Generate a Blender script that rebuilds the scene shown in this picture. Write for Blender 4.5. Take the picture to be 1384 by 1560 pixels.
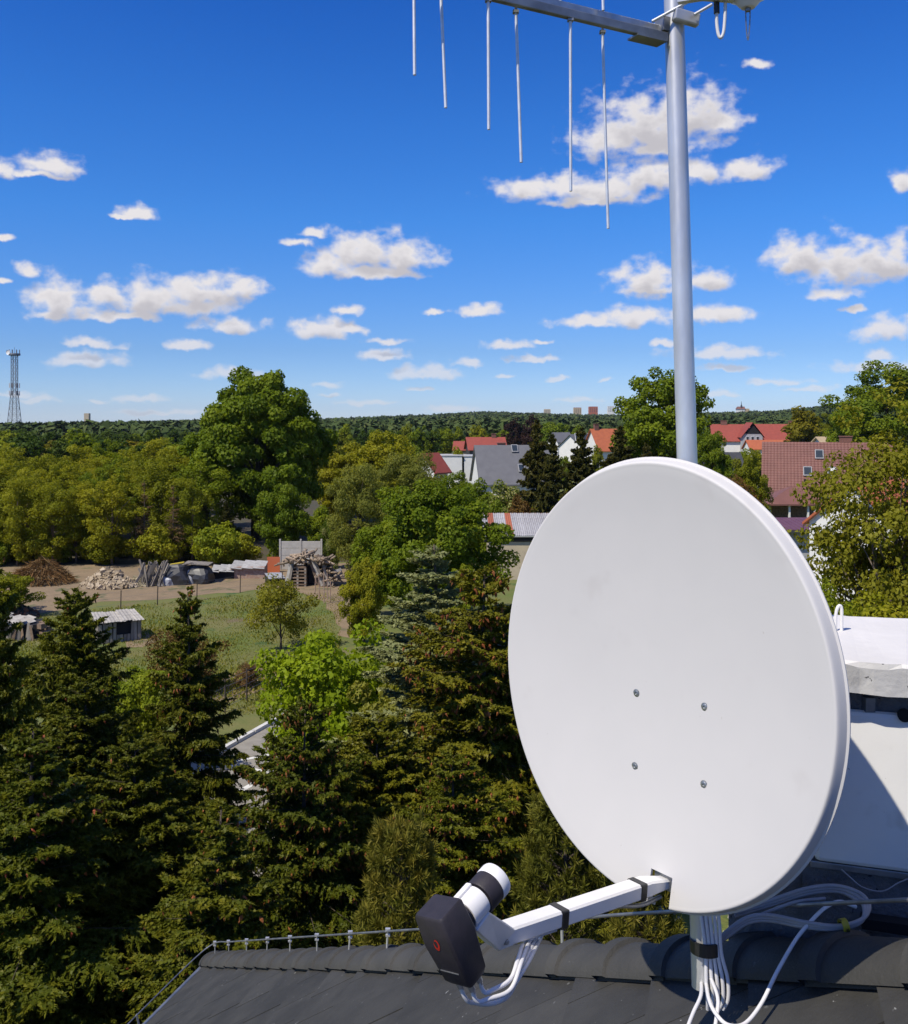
import bpy, bmesh, math, random
import numpy as np
from mathutils import Vector, Matrix

SC = bpy.context.scene
for o in list(bpy.data.objects):
    bpy.data.objects.remove(o)
COL = SC.collection
R = math.radians
H = 11.0                       # height of the viewpoint above the ground, metres
F, CX, CY = 1439.0, 692.0, 637.0

# ---------------------------------------------------------------- camera
cam_d = bpy.data.cameras.new('camera')
cam = bpy.data.objects.new('camera', cam_d)
COL.objects.link(cam)
cam.location = (0, 0, H)
cam.rotation_euler = (R(90), 0, 0)
cam_d.sensor_fit = 'HORIZONTAL'
cam_d.sensor_width = 36.0
cam_d.lens = 36.0 * F / 1384.0
cam_d.shift_y = -143.0 / 1384.0
cam_d.clip_start = 0.05
cam_d.clip_end = 20000
SC.camera = cam

# ---------------------------------------------------------------- light, exposure
SUN_AZ, SUN_EL = R(49), R(54)      # azimuth measured from -Y towards -X
sun_dir = Vector((-math.sin(SUN_AZ) * math.cos(SUN_EL), -math.cos(SUN_AZ) * math.cos(SUN_EL), math.sin(SUN_EL)))
sd = bpy.data.lights.new('sun', 'SUN')
sd.energy = 5.0
sd.angle = R(0.53)
sd.color = (1.0, 0.93, 0.79)
sun = bpy.data.objects.new('sun', sd)
COL.objects.link(sun)
sun.location = (-8, -6, 40)
sun.rotation_euler = sun_dir.to_track_quat('Z', 'Y').to_euler()
vs = SC.view_settings
vs.view_transform = 'Standard'
vs.look = 'None'
vs.exposure = 0.0
vs.gamma = 1.0
vs.use_curve_mapping = False
SC.render.engine = 'CYCLES'
cy = SC.cycles
cy.max_bounces = 6
cy.diffuse_bounces = 3
cy.glossy_bounces = 3
cy.transmission_bounces = 4
cy.transparent_max_bounces = 6
cy.use_denoising = True
cy.caustics_reflective = False
cy.caustics_refractive = False

# ---------------------------------------------------------------- world: sky and clouds
CLOUDS = [  # (x, y, half width, half height) of the puffs of each cumulus
 (2,255,24,15),(82,250,44,18),(50,263,44,7),(206,321,28,11),(188,327,20,4),(3,361,14,6),
 (560,378,76,34),(615,388,60,24),(505,402,48,22),(560,412,84,13),(458,369,26,8),(480,356,26,9),
 (92,455,44,34),(42,412,20,12),(165,446,36,24),(232,450,70,34),(298,440,72,30),(360,434,42,22),(180,480,70,9),(4,428,14,6),(300,465,60,16),(75,478,30,9),
 (352,494,52,18),(488,497,54,18),(533,500,24,9),(526,473,24,10),(137,523,42,8),(130,546,54,14),(286,525,32,9),
 (590,520,34,6),(584,540,38,11),(648,567,64,14),(713,552,28,9),(733,473,36,11),(665,473,24,5),
 (770,524,38,9),(826,522,16,5),(815,546,46,6),(352,568,48,11),(495,586,24,6),
 (985,185,92,54),(1052,166,66,50),(932,208,68,34),(1102,183,40,22),(1000,222,90,16),
 (798,286,56,20),(868,284,58,24),(932,286,70,28),(992,264,60,30),(1065,260,46,22),(1138,257,44,20),(905,303,84,10),
 (985,424,58,31),(1074,424,40,20),(998,440,64,9),
 (898,489,54,11),(966,481,60,18),(1080,476,62,17),(1014,521,20,8),(1100,537,78,11),(1108,560,38,6),
 (1216,388,50,30),(1290,398,72,42),(1346,394,50,36),(1272,447,40,11),(1352,500,46,20),(1340,543,30,8),(1338,558,64,11),
 (1155,96,22,8),(1376,272,18,20),
 (210,607,44,6),(58,608,32,6),(150,610,16,4),(240,627,70,5),(770,573,18,4),(855,577,18,5),(1188,580,46,6),(922,578,12,4),(640,594,24,4),(690,622,40,6),
 (20,600,40,5),(420,610,40,5),(560,612,50,5),(1090,600,50,6),(1240,592,40,5),(880,608,40,5),(1300,470,16,5),(505,602,20,4)]
world = bpy.data.worlds.new('World')
SC.world = world
world.use_nodes = True
nt = world.node_tree
nt.nodes.clear()
def nd(tree, typ, **kw):
    n = tree.nodes.new(typ)
    for k, v in kw.items():
        setattr(n, k, v)
    return n
def mth(tree, op, a=None, b=None, c=None, clamp=False):
    n = tree.nodes.new('ShaderNodeMath')
    n.operation = op
    n.use_clamp = clamp
    for i, x in enumerate((a, b, c)):
        if x is None:
            continue
        if isinstance(x, (int, float)):
            n.inputs[i].default_value = x
        else:
            tree.links.new(x, n.inputs[i])
    return n.outputs[0]
def sstep(tree, x, lo, hi, a=0.0, b=1.0):
    n = tree.nodes.new('ShaderNodeMapRange')
    n.interpolation_type = 'SMOOTHSTEP'
    tree.links.new(x, n.inputs[0])
    n.inputs[1].default_value, n.inputs[2].default_value = lo, hi
    n.inputs[3].default_value, n.inputs[4].default_value = a, b
    return n.outputs[0]
# the puffs, sorted into cells of the sky (azimuth, tan elevation) so that each ray looks at few of them
PUFFS = []
for (x, y, rx, ry) in CLOUDS:
    a = math.atan((x - CX) / F)
    PUFFS.append((a, (CY - y - .28 * ry) / F * math.cos(a), rx / F, ry * 1.15 / F))
def cloud_group(cell, idx):
    g = bpy.data.node_groups.new('cloud_field_%d' % idx, 'ShaderNodeTree')
    g.interface.new_socket('p', in_out='INPUT', socket_type='NodeSocketVector')
    g.interface.new_socket('d', in_out='OUTPUT', socket_type='NodeSocketFloat')
    gi, go = g.nodes.new('NodeGroupInput'), g.nodes.new('NodeGroupOutput')
    last = None
    for (a, tv, rx, ry) in cell:
        vm = g.nodes.new('ShaderNodeVectorMath'); vm.operation = 'MULTIPLY_ADD'
        g.links.new(gi.outputs[0], vm.inputs[0])
        vm.inputs[1].default_value = (1 / rx, 1 / ry, 0)
        vm.inputs[2].default_value = (-a / rx, -tv / ry, 0)
        fl = g.nodes.new('ShaderNodeVectorMath'); fl.operation = 'MULTIPLY'      # flat base: the lower half is squashed
        g.links.new(vm.outputs[0], fl.inputs[0]); fl.inputs[1].default_value = (1, 1.75, 1)
        mn = g.nodes.new('ShaderNodeVectorMath'); mn.operation = 'MINIMUM'
        g.links.new(vm.outputs[0], mn.inputs[0]); g.links.new(fl.outputs[0], mn.inputs[1])
        ln = g.nodes.new('ShaderNodeVectorMath'); ln.operation = 'LENGTH'
        g.links.new(mn.outputs[0], ln.inputs[0])
        if last is None:
            last = ln.outputs['Value']
        else:
            n = g.nodes.new('ShaderNodeMath'); n.operation = 'SMOOTH_MIN'
            g.links.new(last, n.inputs[0]); g.links.new(ln.outputs['Value'], n.inputs[1])
            n.inputs[2].default_value = 0.25
            last = n.outputs[0]
    g.links.new(last, go.inputs[0])
    return g

tc = nd(nt, 'ShaderNodeTexCoord')
sep = nd(nt, 'ShaderNodeSeparateXYZ')
nt.links.new(tc.outputs['Generated'], sep.inputs[0])
az0 = mth(nt, 'ARCTAN2', sep.outputs[0], sep.outputs[1])
s3 = math.pi / 3
azf = mth(nt, 'SUBTRACT', mth(nt, 'PINGPONG', mth(nt, 'ADD', az0, s3 / 2), s3), s3 / 2)
hor = mth(nt, 'SQRT', mth(nt, 'ADD', mth(nt, 'MULTIPLY', sep.outputs[0], sep.outputs[0]), mth(nt, 'MULTIPLY', sep.outputs[1], sep.outputs[1])))
tv = mth(nt, 'DIVIDE', sep.outputs[2], mth(nt, 'MAXIMUM', hor, 0.02))
uv = nd(nt, 'ShaderNodeCombineXYZ')
nt.links.new(azf, uv.inputs[0]); nt.links.new(tv, uv.inputs[1])
# billowing: coarse and fine warps of the sky coordinates
def noise(tree, vec, scale, detail, rough=0.55, dim='3D', color=False):
    n = tree.nodes.new('ShaderNodeTexNoise')
    n.noise_dimensions = dim
    tree.links.new(vec, n.inputs['Vector'])
    n.inputs['Scale'].default_value = scale
    n.inputs['Detail'].default_value = detail
    n.inputs['Roughness'].default_value = rough
    return n.outputs['Color'] if color else n.outputs[0]
def vop(tree, op, a, b):
    n = tree.nodes.new('ShaderNodeVectorMath'); n.operation = op
    for i, x in enumerate((a, b)):
        if isinstance(x, tuple):
            n.inputs[i].default_value = x
        else:
            tree.links.new(x, n.inputs[i])
    return n.outputs[0]
w1 = vop(nt, 'SUBTRACT', noise(nt, uv.outputs[0], 40, 4, 0.55, '2D', True), (.5, .5, .5))
warped = vop(nt, 'ADD', uv.outputs[0], vop(nt, 'MULTIPLY', w1, (0.018, 0.012, 0)))
fb = noise(nt, vop(nt, 'MULTIPLY', uv.outputs[0], (1, 1.35, 1)), 46, 6, 0.5, '2D')
fbc = mth(nt, 'SUBTRACT', fb, 0.5)
warped_up = vop(nt, 'ADD', warped, (-0.004, 0.013, 0))
far = sstep(nt, tv, 0.0, 0.12, 0.45, 1.0)     # small far clouds fade into the bright air above the horizon
sky = nd(nt, 'ShaderNodeTexSky', sky_type='NISHITA')
sky.sun_disc = False
sky.sun_elevation = SUN_EL
sky.sun_rotation = math.pi + SUN_AZ
sky.altitude = 60
sky.air_density = 1.0
sky.dust_density = 0.0
sky.ozone_density = 3.0
ramp = nd(nt, 'ShaderNodeValToRGB')
nt.links.new(mth(nt, 'MULTIPLY', tv, 2.0), ramp.inputs[0])
els = ramp.color_ramp.elements
SKYT = [(0.0, (.64, .86, 1.45)), (0.14, (.47, .71, 1.22)), (0.42, (.29, .76, 1.43)), (0.62, (.22, .71, 1.46)), (0.9, (.13, .58, 1.42))]
els[0].position, els[0].color = SKYT[0][0], (*[c * .5 for c in SKYT[0][1]], 1)
els[1].position, els[1].color = SKYT[-1][0], (*[c * .5 for c in SKYT[-1][1]], 1)
for p, c in SKYT[1:-1]:
    e = els.new(p); e.color = (*[k * .5 for k in c], 1)
mul = nd(nt, 'ShaderNodeMix', data_type='RGBA', blend_type='MULTIPLY')
mul.inputs[0].default_value = 1.0
nt.links.new(sky.outputs[0], mul.inputs[6]); nt.links.new(ramp.outputs[0], mul.inputs[7])
def leaf_shader(cell, idx):
    """clear sky with the clouds of one cell of the sky mixed in"""
    bgn = nd(nt, 'ShaderNodeBackground')
    bgn.inputs[1].default_value = 0.1
    sc = nd(nt, 'ShaderNodeVectorMath'); sc.operation = 'SCALE'
    sc.inputs['Scale'].default_value = 2.0
    nt.links.new(mul.outputs[2], sc.inputs[0])
    if cell is None:                       # unseen broken cloud overhead, its cover raised to whiten the sky light
        him = sstep(nt, noise(nt, tc.outputs['Generated'], 5.0, 6, 0.6), 0.53, 0.64)
        himm = mth(nt, 'MULTIPLY', him, sstep(nt, tv, 0.5, 0.7))
        mx = nd(nt, 'ShaderNodeMix', data_type='RGBA')
        nt.links.new(himm, mx.inputs[0]); nt.links.new(sc.outputs[0], mx.inputs[6])
        mx.inputs[7].default_value = (6.2, 6.0, 6.2, 1)
        nt.links.new(mx.outputs[2], bgn.inputs[0])
        return bgn.outputs[0]
    if not cell:
        nt.links.new(sc.outputs[0], bgn.inputs[0])
        return bgn.outputs[0]
    gr = cloud_group(cell, idx)
    def field(vec):
        n = nt.nodes.new('ShaderNodeGroup'); n.node_tree = gr
        nt.links.new(vec, n.inputs[0])
        return n.outputs[0]
    d0, d1 = field(warped), field(warped_up)
    dens = mth(nt, 'SUBTRACT', mth(nt, 'MULTIPLY_ADD', fbc, 1.7, 1.2), d0)
    mask = mth(nt, 'MULTIPLY', mth(nt, 'POWER', sstep(nt, dens, -0.06, 0.85), 1.15), far)
    # cloud open above = bright, more cloud above = greyer
    lit = sstep(nt, mth(nt, 'MULTIPLY_ADD', fbc, -1.3, d1), 0.05, 0.95)
    cc = nd(nt, 'ShaderNodeMix', data_type='RGBA')
    nt.links.new(lit, cc.inputs[0])
    cc.inputs[6].default_value = (5.5, 5.35, 5.75, 1)
    cc.inputs[7].default_value = (8.1, 7.85, 8.05, 1)
    mx = nd(nt, 'ShaderNodeMix', data_type='RGBA')
    nt.links.new(mask, mx.inputs[0])
    nt.links.new(sc.outputs[0], mx.inputs[6]); nt.links.new(cc.outputs[2], mx.inputs[7])
    nt.links.new(mx.outputs[2], bgn.inputs[0])
    return bgn.outputs[0]
def choose(cond, a, b):
    m = nd(nt, 'ShaderNodeMixShader')
    nt.links.new(cond, m.inputs[0]); nt.links.new(a, m.inputs[1]); nt.links.new(b, m.inputs[2])
    return m.outputs[0]
AZC = [-0.55, -0.36, -0.22, -0.08, 0.06, 0.16, 0.26, 0.36, 0.55]
TVC = [-9.0, 0.058, 0.1, 0.19, 0.5]
_cell = [0]
def col_tree(i0, i1, t0, t1):
    if i1 - i0 == 1:
        a0, a1 = AZC[i0], AZC[i1]
        cell = [p for p in PUFFS if abs(p[0] - (a0 + a1) / 2) < (a1 - a0) / 2 + 2.0 * p[2] + 0.014
                and p[1] + 2.0 * p[3] + 0.012 > t0 and p[1] - 2.0 * p[3] - 0.026 < t1]
        _cell[0] += 1
        return leaf_shader(cell, _cell[0])
    m = (i0 + i1) // 2
    return choose(mth(nt, 'GREATER_THAN', azf, AZC[m]), col_tree(i0, m, t0, t1), col_tree(m, i1, t0, t1))
def row_tree(j0, j1):
    if j1 - j0 == 1:
        return col_tree(0, len(AZC) - 1, TVC[j0], TVC[j1])
    m = (j0 + j1) // 2
    return choose(mth(nt, 'GREATER_THAN', tv, TVC[m]), row_tree(j0, m), row_tree(m, j1))
top = choose(mth(nt, 'GREATER_THAN', tv, TVC[-1]), row_tree(0, len(TVC) - 1), leaf_shader(None, 0))
wo = nd(nt, 'ShaderNodeOutputWorld')
nt.links.new(top, wo.inputs[0])
world.cycles.sampling_method = 'MANUAL'
world.cycles.sample_map_resolution = 256

# ================================================================ helpers
def at(px, py, Y):
    """point at distance Y whose bearing is that of picture point (px, py)"""
    return Vector(((px - CX) / F * Y, Y, H - (py - CY) / F * Y))
def gy(py):
    """distance of a point of the level ground seen at picture height py"""
    return H * F / (py - CY)
def tag(o, label=None, cat=None, group=None, kind=None):
    if label: o['label'] = label
    if cat: o['category'] = cat
    if group: o['group'] = group
    if kind: o['kind'] = kind
    return o
def empty(name, loc, label, cat, group=None, rz=0.0):
    o = bpy.data.objects.new(name, None)
    o.empty_display_size = 0.2
    COL.objects.link(o)
    o.location = loc
    o.rotation_euler = (0, 0, rz)
    return tag(o, label, cat, group)
def origin(o):
    v = Vector((0, 0, 0))
    while o is not None:
        v += o.location
        o = o.parent
    return v
def link(name, me, parent=None, loc=None):
    o = bpy.data.objects.new(name, me)
    COL.objects.link(o)
    if parent is not None: o.parent = parent
    if loc is not None: o.location = loc
    return o
class MB:
    """collects simple solids; build() links them as one mesh object"""
    def __init__(self):
        self.v, self.f, self.m = [], [], []
    def add(self, vs, fs, mi=0):
        n = len(self.v)
        self.v += [tuple(p) for p in vs]
        self.f += [tuple(i + n for i in f) for f in fs]
        self.m += [mi] * len(fs)
        return self
    def box(self, c, s, M=None, mi=0):
        x, y, z = s[0] / 2, s[1] / 2, s[2] / 2
        vs = [Vector(p) for p in ((-x,-y,-z),(x,-y,-z),(x,y,-z),(-x,y,-z),(-x,-y,z),(x,-y,z),(x,y,z),(-x,y,z))]
        if M is not None: vs = [M @ p for p in vs]
        c = Vector(c)
        return self.add([p + c for p in vs], [(0,3,2,1),(4,5,6,7),(0,1,5,4),(1,2,6,5),(2,3,7,6),(3,0,4,7)], mi)
    def beam(self, p, q, w, h, up=(0, 0, 1), mi=0):
        p, q = Vector(p), Vector(q)
        d = (q - p)
        L = d.length
        d.normalize()
        u = Vector(up)
        s = d.cross(u)
        if s.length < 1e-4: s = d.cross(Vector((1, 0, 0)))
        s.normalize()
        u = s.cross(d)
        M = Matrix((d, s, u)).transposed()
        return self.box((p + q) / 2, (L, w, h), M, mi)
    def tube(self, pts, r, n=8, mi=0, cap=True):
        pts = [Vector(p) for p in pts]
        rs = r if isinstance(r, (list, tuple)) else [r] * len(pts)
        prev = None
        vs, fs = [], []
        for i, p in enumerate(pts):
            a = pts[max(0, i - 1)]; b = pts[min(len(pts) - 1, i + 1)]
            d = (b - a).normalized()
            if prev is None:
                s = d.cross(Vector((0, 0, 1)))
                if s.length < 1e-3: s = d.cross(Vector((1, 0, 0)))
            else:
                s = prev - d * prev.dot(d)
            s.normalize(); prev = s
            t = d.cross(s)
            for k in range(n):
                an = 2 * math.pi * k / n
                vs.append(p + (s * math.cos(an) + t * math.sin(an)) * rs[i])
        for i in range(len(pts) - 1):
            for k in range(n):
                a, b = i * n + k, i * n + (k + 1) % n
                fs.append((a, a + n, b + n, b))
        if cap:
            fs.append(tuple(range(n)))
            m = (len(pts) - 1) * n
            fs.append(tuple(m + k for k in reversed(range(n))))
        return self.add(vs, fs, mi)
    def lathe(self, c, axis, prof, n=32, mi=0, cap=True):
        c, d = Vector(c), Vector(axis).normalized()
        s = d.cross(Vector((0, 0, 1)))
        if s.length < 1e-3: s = d.cross(Vector((1, 0, 0)))
        s.normalize(); t = d.cross(s)
        vs, fs = [], []
        for (r, h) in prof:
            for k in range(n):
                an = 2 * math.pi * k / n
                vs.append(c + d * h + (s * math.cos(an) + t * math.sin(an)) * r)
        for i in range(len(prof) - 1):
            for k in range(n):
                a, b = i * n + k, i * n + (k + 1) % n
                fs.append((a, a + n, b + n, b))
        if cap:
            fs.append(tuple(range(n))); m = (len(prof) - 1) * n
            fs.append(tuple(m + k for k in reversed(range(n))))
        return self.add(vs, fs, mi)
    def prism(self, poly, ext, mi=0):
        n = len(poly); e = Vector(ext)
        vs = [Vector(p) for p in poly] + [Vector(p) + e for p in poly]
        fs = [tuple(range(n)), tuple(n + k for k in reversed(range(n)))]
        fs += [(k, (k + 1) % n + 0, (k + 1) % n + n, k + n)[::-1] for k in range(n)]
        return self.add(vs, fs, mi)
    def mesh(self, name, mats, smooth=False, off=None, fix=True):
        me = bpy.data.meshes.new(name)
        off = Vector((0, 0, 0)) if off is None else off
        me.from_pydata([tuple(Vector(p) - off) for p in self.v], [], self.f)
        for m in (mats if isinstance(mats, (list, tuple)) else [mats]):
            me.materials.append(m)
        if any(self.m): me.polygons.foreach_set('material_index', self.m)
        if fix:
            bm = bmesh.new(); bm.from_mesh(me)
            bmesh.ops.recalc_face_normals(bm, faces=bm.faces)
            bm.to_mesh(me); bm.free()
        if smooth:
            me.polygons.foreach_set('use_smooth', [True] * len(me.polygons))
        me.update()
        return me
    def build(self, name, mats, parent=None, smooth=False, bevel=0, local=False, fix=True):
        off = origin(parent) if (parent is not None and not local) else Vector((0, 0, 0))
        if parent is None and not local:
            lo = Vector((sum(p[0] for p in self.v) / len(self.v), sum(p[1] for p in self.v) / len(self.v), min(p[2] for p in self.v)))
            off = lo
        o = link(name, self.mesh(name, mats, smooth, off, fix), parent)
        if parent is None and not local: o.location = off
        if bevel:
            b = o.modifiers.new('bevel', 'BEVEL'); b.width = bevel; b.segments = 2; b.limit_method = 'ANGLE'; b.angle_limit = R(40)
        if smooth and hasattr(o.data, 'set_sharp_from_angle'):
            o.data.set_sharp_from_angle(angle=R(42))
        return o
def spline(pts, k=8):
    """Catmull-Rom through the points"""
    P = [Vector(p) for p in pts]
    P = [P[0] * 2 - P[1]] + P + [P[-1] * 2 - P[-2]]
    out = []
    for i in range(1, len(P) - 2):
        for j in range(k):
            t = j / k
            a, b, c, d = P[i - 1], P[i], P[i + 1], P[i + 2]
            out.append(0.5 * ((2 * b) + (c - a) * t + (2 * a - 5 * b + 4 * c - d) * t * t + (3 * b - a - 3 * c + d) * t ** 3))
    out.append(P[-2])
    return out

# ---------------------------------------------------------------- materials
def shader(name):
    m = bpy.data.materials.new(name)
    m.use_nodes = True
    t = m.node_tree
    b = t.nodes['Principled BSDF']
    return m, t, b
def pm(name, c1, c2=None, scale=4.0, detail=4, rough=0.7, metal=0.0, spec=0.5, bump=0.0, bscale=None, lo=0.35, hi=0.65,
       stretch=None, spots=None, coords='Object', rvar=0.0, objvar=0.0):
    """principled paint with noise mottling, optional spots (colour, scale, threshold), bump and per-object variation"""
    m, t, b = shader(name)
    tcn = t.nodes.new('ShaderNodeTexCoord')
    vec = tcn.outputs[coords] if coords != 'World' else None
    if coords == 'World':
        ge = t.nodes.new('ShaderNodeNewGeometry'); vec = ge.outputs['Position']
    if stretch:
        vec = vop(t, 'MULTIPLY', vec, tuple(stretch))
    col = None
    if c2 is not None:
        mr = t.nodes.new('ShaderNodeMapRange')
        nz = noise(t, vec, scale, detail, 0.6)
        t.links.new(nz, mr.inputs[0])
        mr.inputs[1].default_value, mr.inputs[2].default_value = lo, hi
        mixn = t.nodes.new('ShaderNodeMix'); mixn.data_type = 'RGBA'
        t.links.new(mr.outputs[0], mixn.inputs[0])
        mixn.inputs[6].default_value = (*c1, 1); mixn.inputs[7].default_value = (*c2, 1)
        col = mixn.outputs[2]
    else:
        rgb = t.nodes.new('ShaderNodeRGB'); rgb.outputs[0].default_value = (*c1, 1); col = rgb.outputs[0]
    if spots:
        for (sc, ssz, th, soft) in spots:
            f = sstep(t, noise(t, vec, ssz, 3, 0.6), th, th + soft)
            mx2 = t.nodes.new('ShaderNodeMix'); mx2.data_type = 'RGBA'
            t.links.new(f, mx2.inputs[0]); t.links.new(col, mx2.inputs[6]); mx2.inputs[7].default_value = (*sc, 1)
            col = mx2.outputs[2]
    if objvar:
        oi = t.nodes.new('ShaderNodeObjectInfo')
        hsv = t.nodes.new('ShaderNodeHueSaturation')
        t.links.new(col, hsv.inputs['Color'])
        t.links.new(mth(t, 'MULTIPLY_ADD', oi.outputs['Random'], 2 * objvar, 1 - objvar), hsv.inputs['Value'])
        col = hsv.outputs[0]
    t.links.new(col, b.inputs['Base Color'])
    b.inputs['Roughness'].default_value = rough
    if rvar:
        t.links.new(mth(t, 'MULTIPLY_ADD', noise(t, vec, scale * 2.3, 4, 0.6), rvar, rough - rvar / 2), b.inputs['Roughness'])
    b.inputs['Metallic'].default_value = metal
    b.inputs['Specular IOR Level'].default_value = spec
    if bump:
        bp = t.nodes.new('ShaderNodeBump')
        bp.inputs['Strength'].default_value = 1.0
        bp.inputs['Distance'].default_value = bump
        t.links.new(noise(t, vec, bscale or scale * 3, 5, 0.6), bp.inputs['Height'])
        t.links.new(bp.outputs[0], b.inputs['Normal'])
    return m
def leafmat(name, cols, trans=0.4, rough=0.55, hue=0.012, val=0.16):
    """foliage: colour along the per-leaf attribute, a little different on every plant; light also passes through"""
    m, t, b = shader(name)
    if trans > 0: cols = [(c[0] * 1.1, c[1], c[2] * .65) for c in cols]
    at_ = t.nodes.new('ShaderNodeAttribute'); at_.attribute_name = 'rnd'
    rp = t.nodes.new('ShaderNodeValToRGB')
    e = rp.color_ramp.elements
    e[0].position, e[0].color = 0.0, (*cols[0], 1)
    e[1].position, e[1].color = 1.0, (*cols[-1], 1)
    for i, c in enumerate(cols[1:-1]):
        k = e.new((i + 1) / (len(cols) - 1)); k.color = (*c, 1)
    t.links.new(at_.outputs['Fac'], rp.inputs[0])
    oi = t.nodes.new('ShaderNodeObjectInfo')
    hsv = t.nodes.new('ShaderNodeHueSaturation')
    t.links.new(rp.outputs[0], hsv.inputs['Color'])
    t.links.new(mth(t, 'MULTIPLY_ADD', oi.outputs['Random'], 2 * val, 1 - val), hsv.inputs['Value'])
    t.links.new(mth(t, 'MULTIPLY_ADD', oi.outputs['Random'], -2 * hue, 0.5 + hue), hsv.inputs['Hue'])
    t.links.new(hsv.outputs[0], b.inputs['Base Color'])
    b.inputs['Roughness'].default_value = rough
    b.inputs['Specular IOR Level'].default_value = 0.12
    tl = t.nodes.new('ShaderNodeBsdfTranslucent')
    br = t.nodes.new('ShaderNodeMix'); br.data_type = 'RGBA'; br.blend_type = 'MULTIPLY'; br.inputs[0].default_value = 1.0
    t.links.new(hsv.outputs[0], br.inputs[6]); br.inputs[7].default_value = (1.25, 1.2, 0.5, 1)
    t.links.new(br.outputs[2], tl.inputs[0])
    ms = t.nodes.new('ShaderNodeMixShader'); ms.inputs[0].default_value = trans
    t.links.new(b.outputs[0], ms.inputs[1]); t.links.new(tl.outputs[0], ms.inputs[2])
    t.links.new(ms.outputs[0], t.nodes['Material Output'].inputs[0])
    return m

M = {}
M['bark'] = pm('bark', (.10, .075, .05), (.045, .035, .025), 9, rough=.9, bump=.02, bscale=14)
M['bark_pale'] = pm('bark_pale', (.20, .15, .11), (.10, .075, .055), 9, rough=.9)
M['galv'] = pm('galvanised_steel', (.66, .66, .65), (.52, .52, .515), 22, rough=.33, metal=.5, stretch=(1, 1, .25), rvar=.2, spots=[((.30, .31, .33), 30, .70, .05)])
M['galv_dark'] = pm('dull_steel', (.34, .35, .37), (.2, .21, .23), 15, rough=.5, metal=.8)
M['alu'] = pm('aluminium', (.75, .76, .78), (.6, .61, .63), 40, rough=.4, metal=.35)
M['boom'] = pm('boom_aluminium', (.50, .50, .50), (.36, .36, .37), 30, rough=.35, metal=.85)
M['dish'] = pm('dish_paint', (.615, .594, .578), (.58, .563, .55), 2.2, rough=.58, spec=.22, rvar=.1, spots=[((.56, .535, .52), 7, .60, .18), ((.50, .47, .44), 90, .735, .03)])
M['white_plastic'] = pm('white_plastic', (.78, .77, .76), (.72, .71, .70), 12, rough=.45, spec=.4)
M['black_plastic'] = pm('charcoal_plastic', (.032, .027, .034), (.024, .021, .026), 60, rough=.55, spec=.4, bump=.0004, bscale=400)
M['tape'] = pm('black_tape', (.012, .012, .013), (.02, .02, .021), 40, rough=.4)
M['cable'] = pm('white_cable', (.72, .71, .72), (.62, .61, .62), 6, rough=.4, spec=.4)
M['cable_grey'] = pm('grey_cable', (.36, .35, .36), (.28, .27, .28), 6, rough=.5)
M['cable_mark'] = pm('yellow_print', (.35, .30, .02), (.03, .03, .01), 60, rough=.5, lo=.45, hi=.55)
M['red_mark'] = pm('red_print', (.42, .02, .01), rough=.5)
M['screw'] = pm('zinc_screw', (.5, .51, .54), (.32, .33, .35), 90, rough=.4, metal=.9)
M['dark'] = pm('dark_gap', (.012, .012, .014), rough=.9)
M['concrete_white'] = pm('whitewashed_concrete', (.68, .66, .64), (.62, .60, .58), 7, rough=.85, bump=.0015, bscale=30, spots=[((.45, .44, .43), 34, .72, .03), ((.62, .61, .60), 5, .62, .12)])
M['concrete_face'] = pm('pitted_concrete', (.58, .57, .55), (.50, .49, .47), 9, rough=.9, bump=.002, bscale=45, spots=[((.10, .10, .10), 62, .665, .015), ((.44, .43, .41), 12, .58, .08)])
M['panel_white'] = pm('cream_panel', (.87, .855, .82), (.82, .805, .77), 5, rough=.6, bump=.0002, bscale=220, spots=[((.70, .68, .64), 9, .62, .14), ((.45, .43, .40), 70, .735, .02)])
M['stucco'] = pm('grey_stucco', (.20, .20, .205), (.14, .14, .15), 18, rough=.95, bump=.01, bscale=60, spots=[((.03, .03, .035), 55, .68, .03)])
M['roof_tile'] = pm('anthracite_tile', (.040, .0388, .036), (.057, .055, .050), 5, rough=.6, spec=.22, bump=.002, bscale=80, rvar=.15, coords='World', objvar=.10,
                    spots=[((.14, .14, .135), 16, .70, .05), ((.24, .24, .23), 46, .715, .02)], stretch=(1, 1, 1))
M['hip_tile'] = pm('anthracite_hip_tile', (.046, .045, .042), (.062, .060, .055), 6, rough=.6, spec=.22, bump=.002, bscale=90, rvar=.15, coords='World', objvar=.12,
                   spots=[((.11, .11, .10), 20, .71, .05), ((.26, .22, .17), 60, .765, .015)])
M['render_wall'] = pm('light_render', (.62, .60, .55), (.55, .53, .49), 2, rough=.9)

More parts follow.
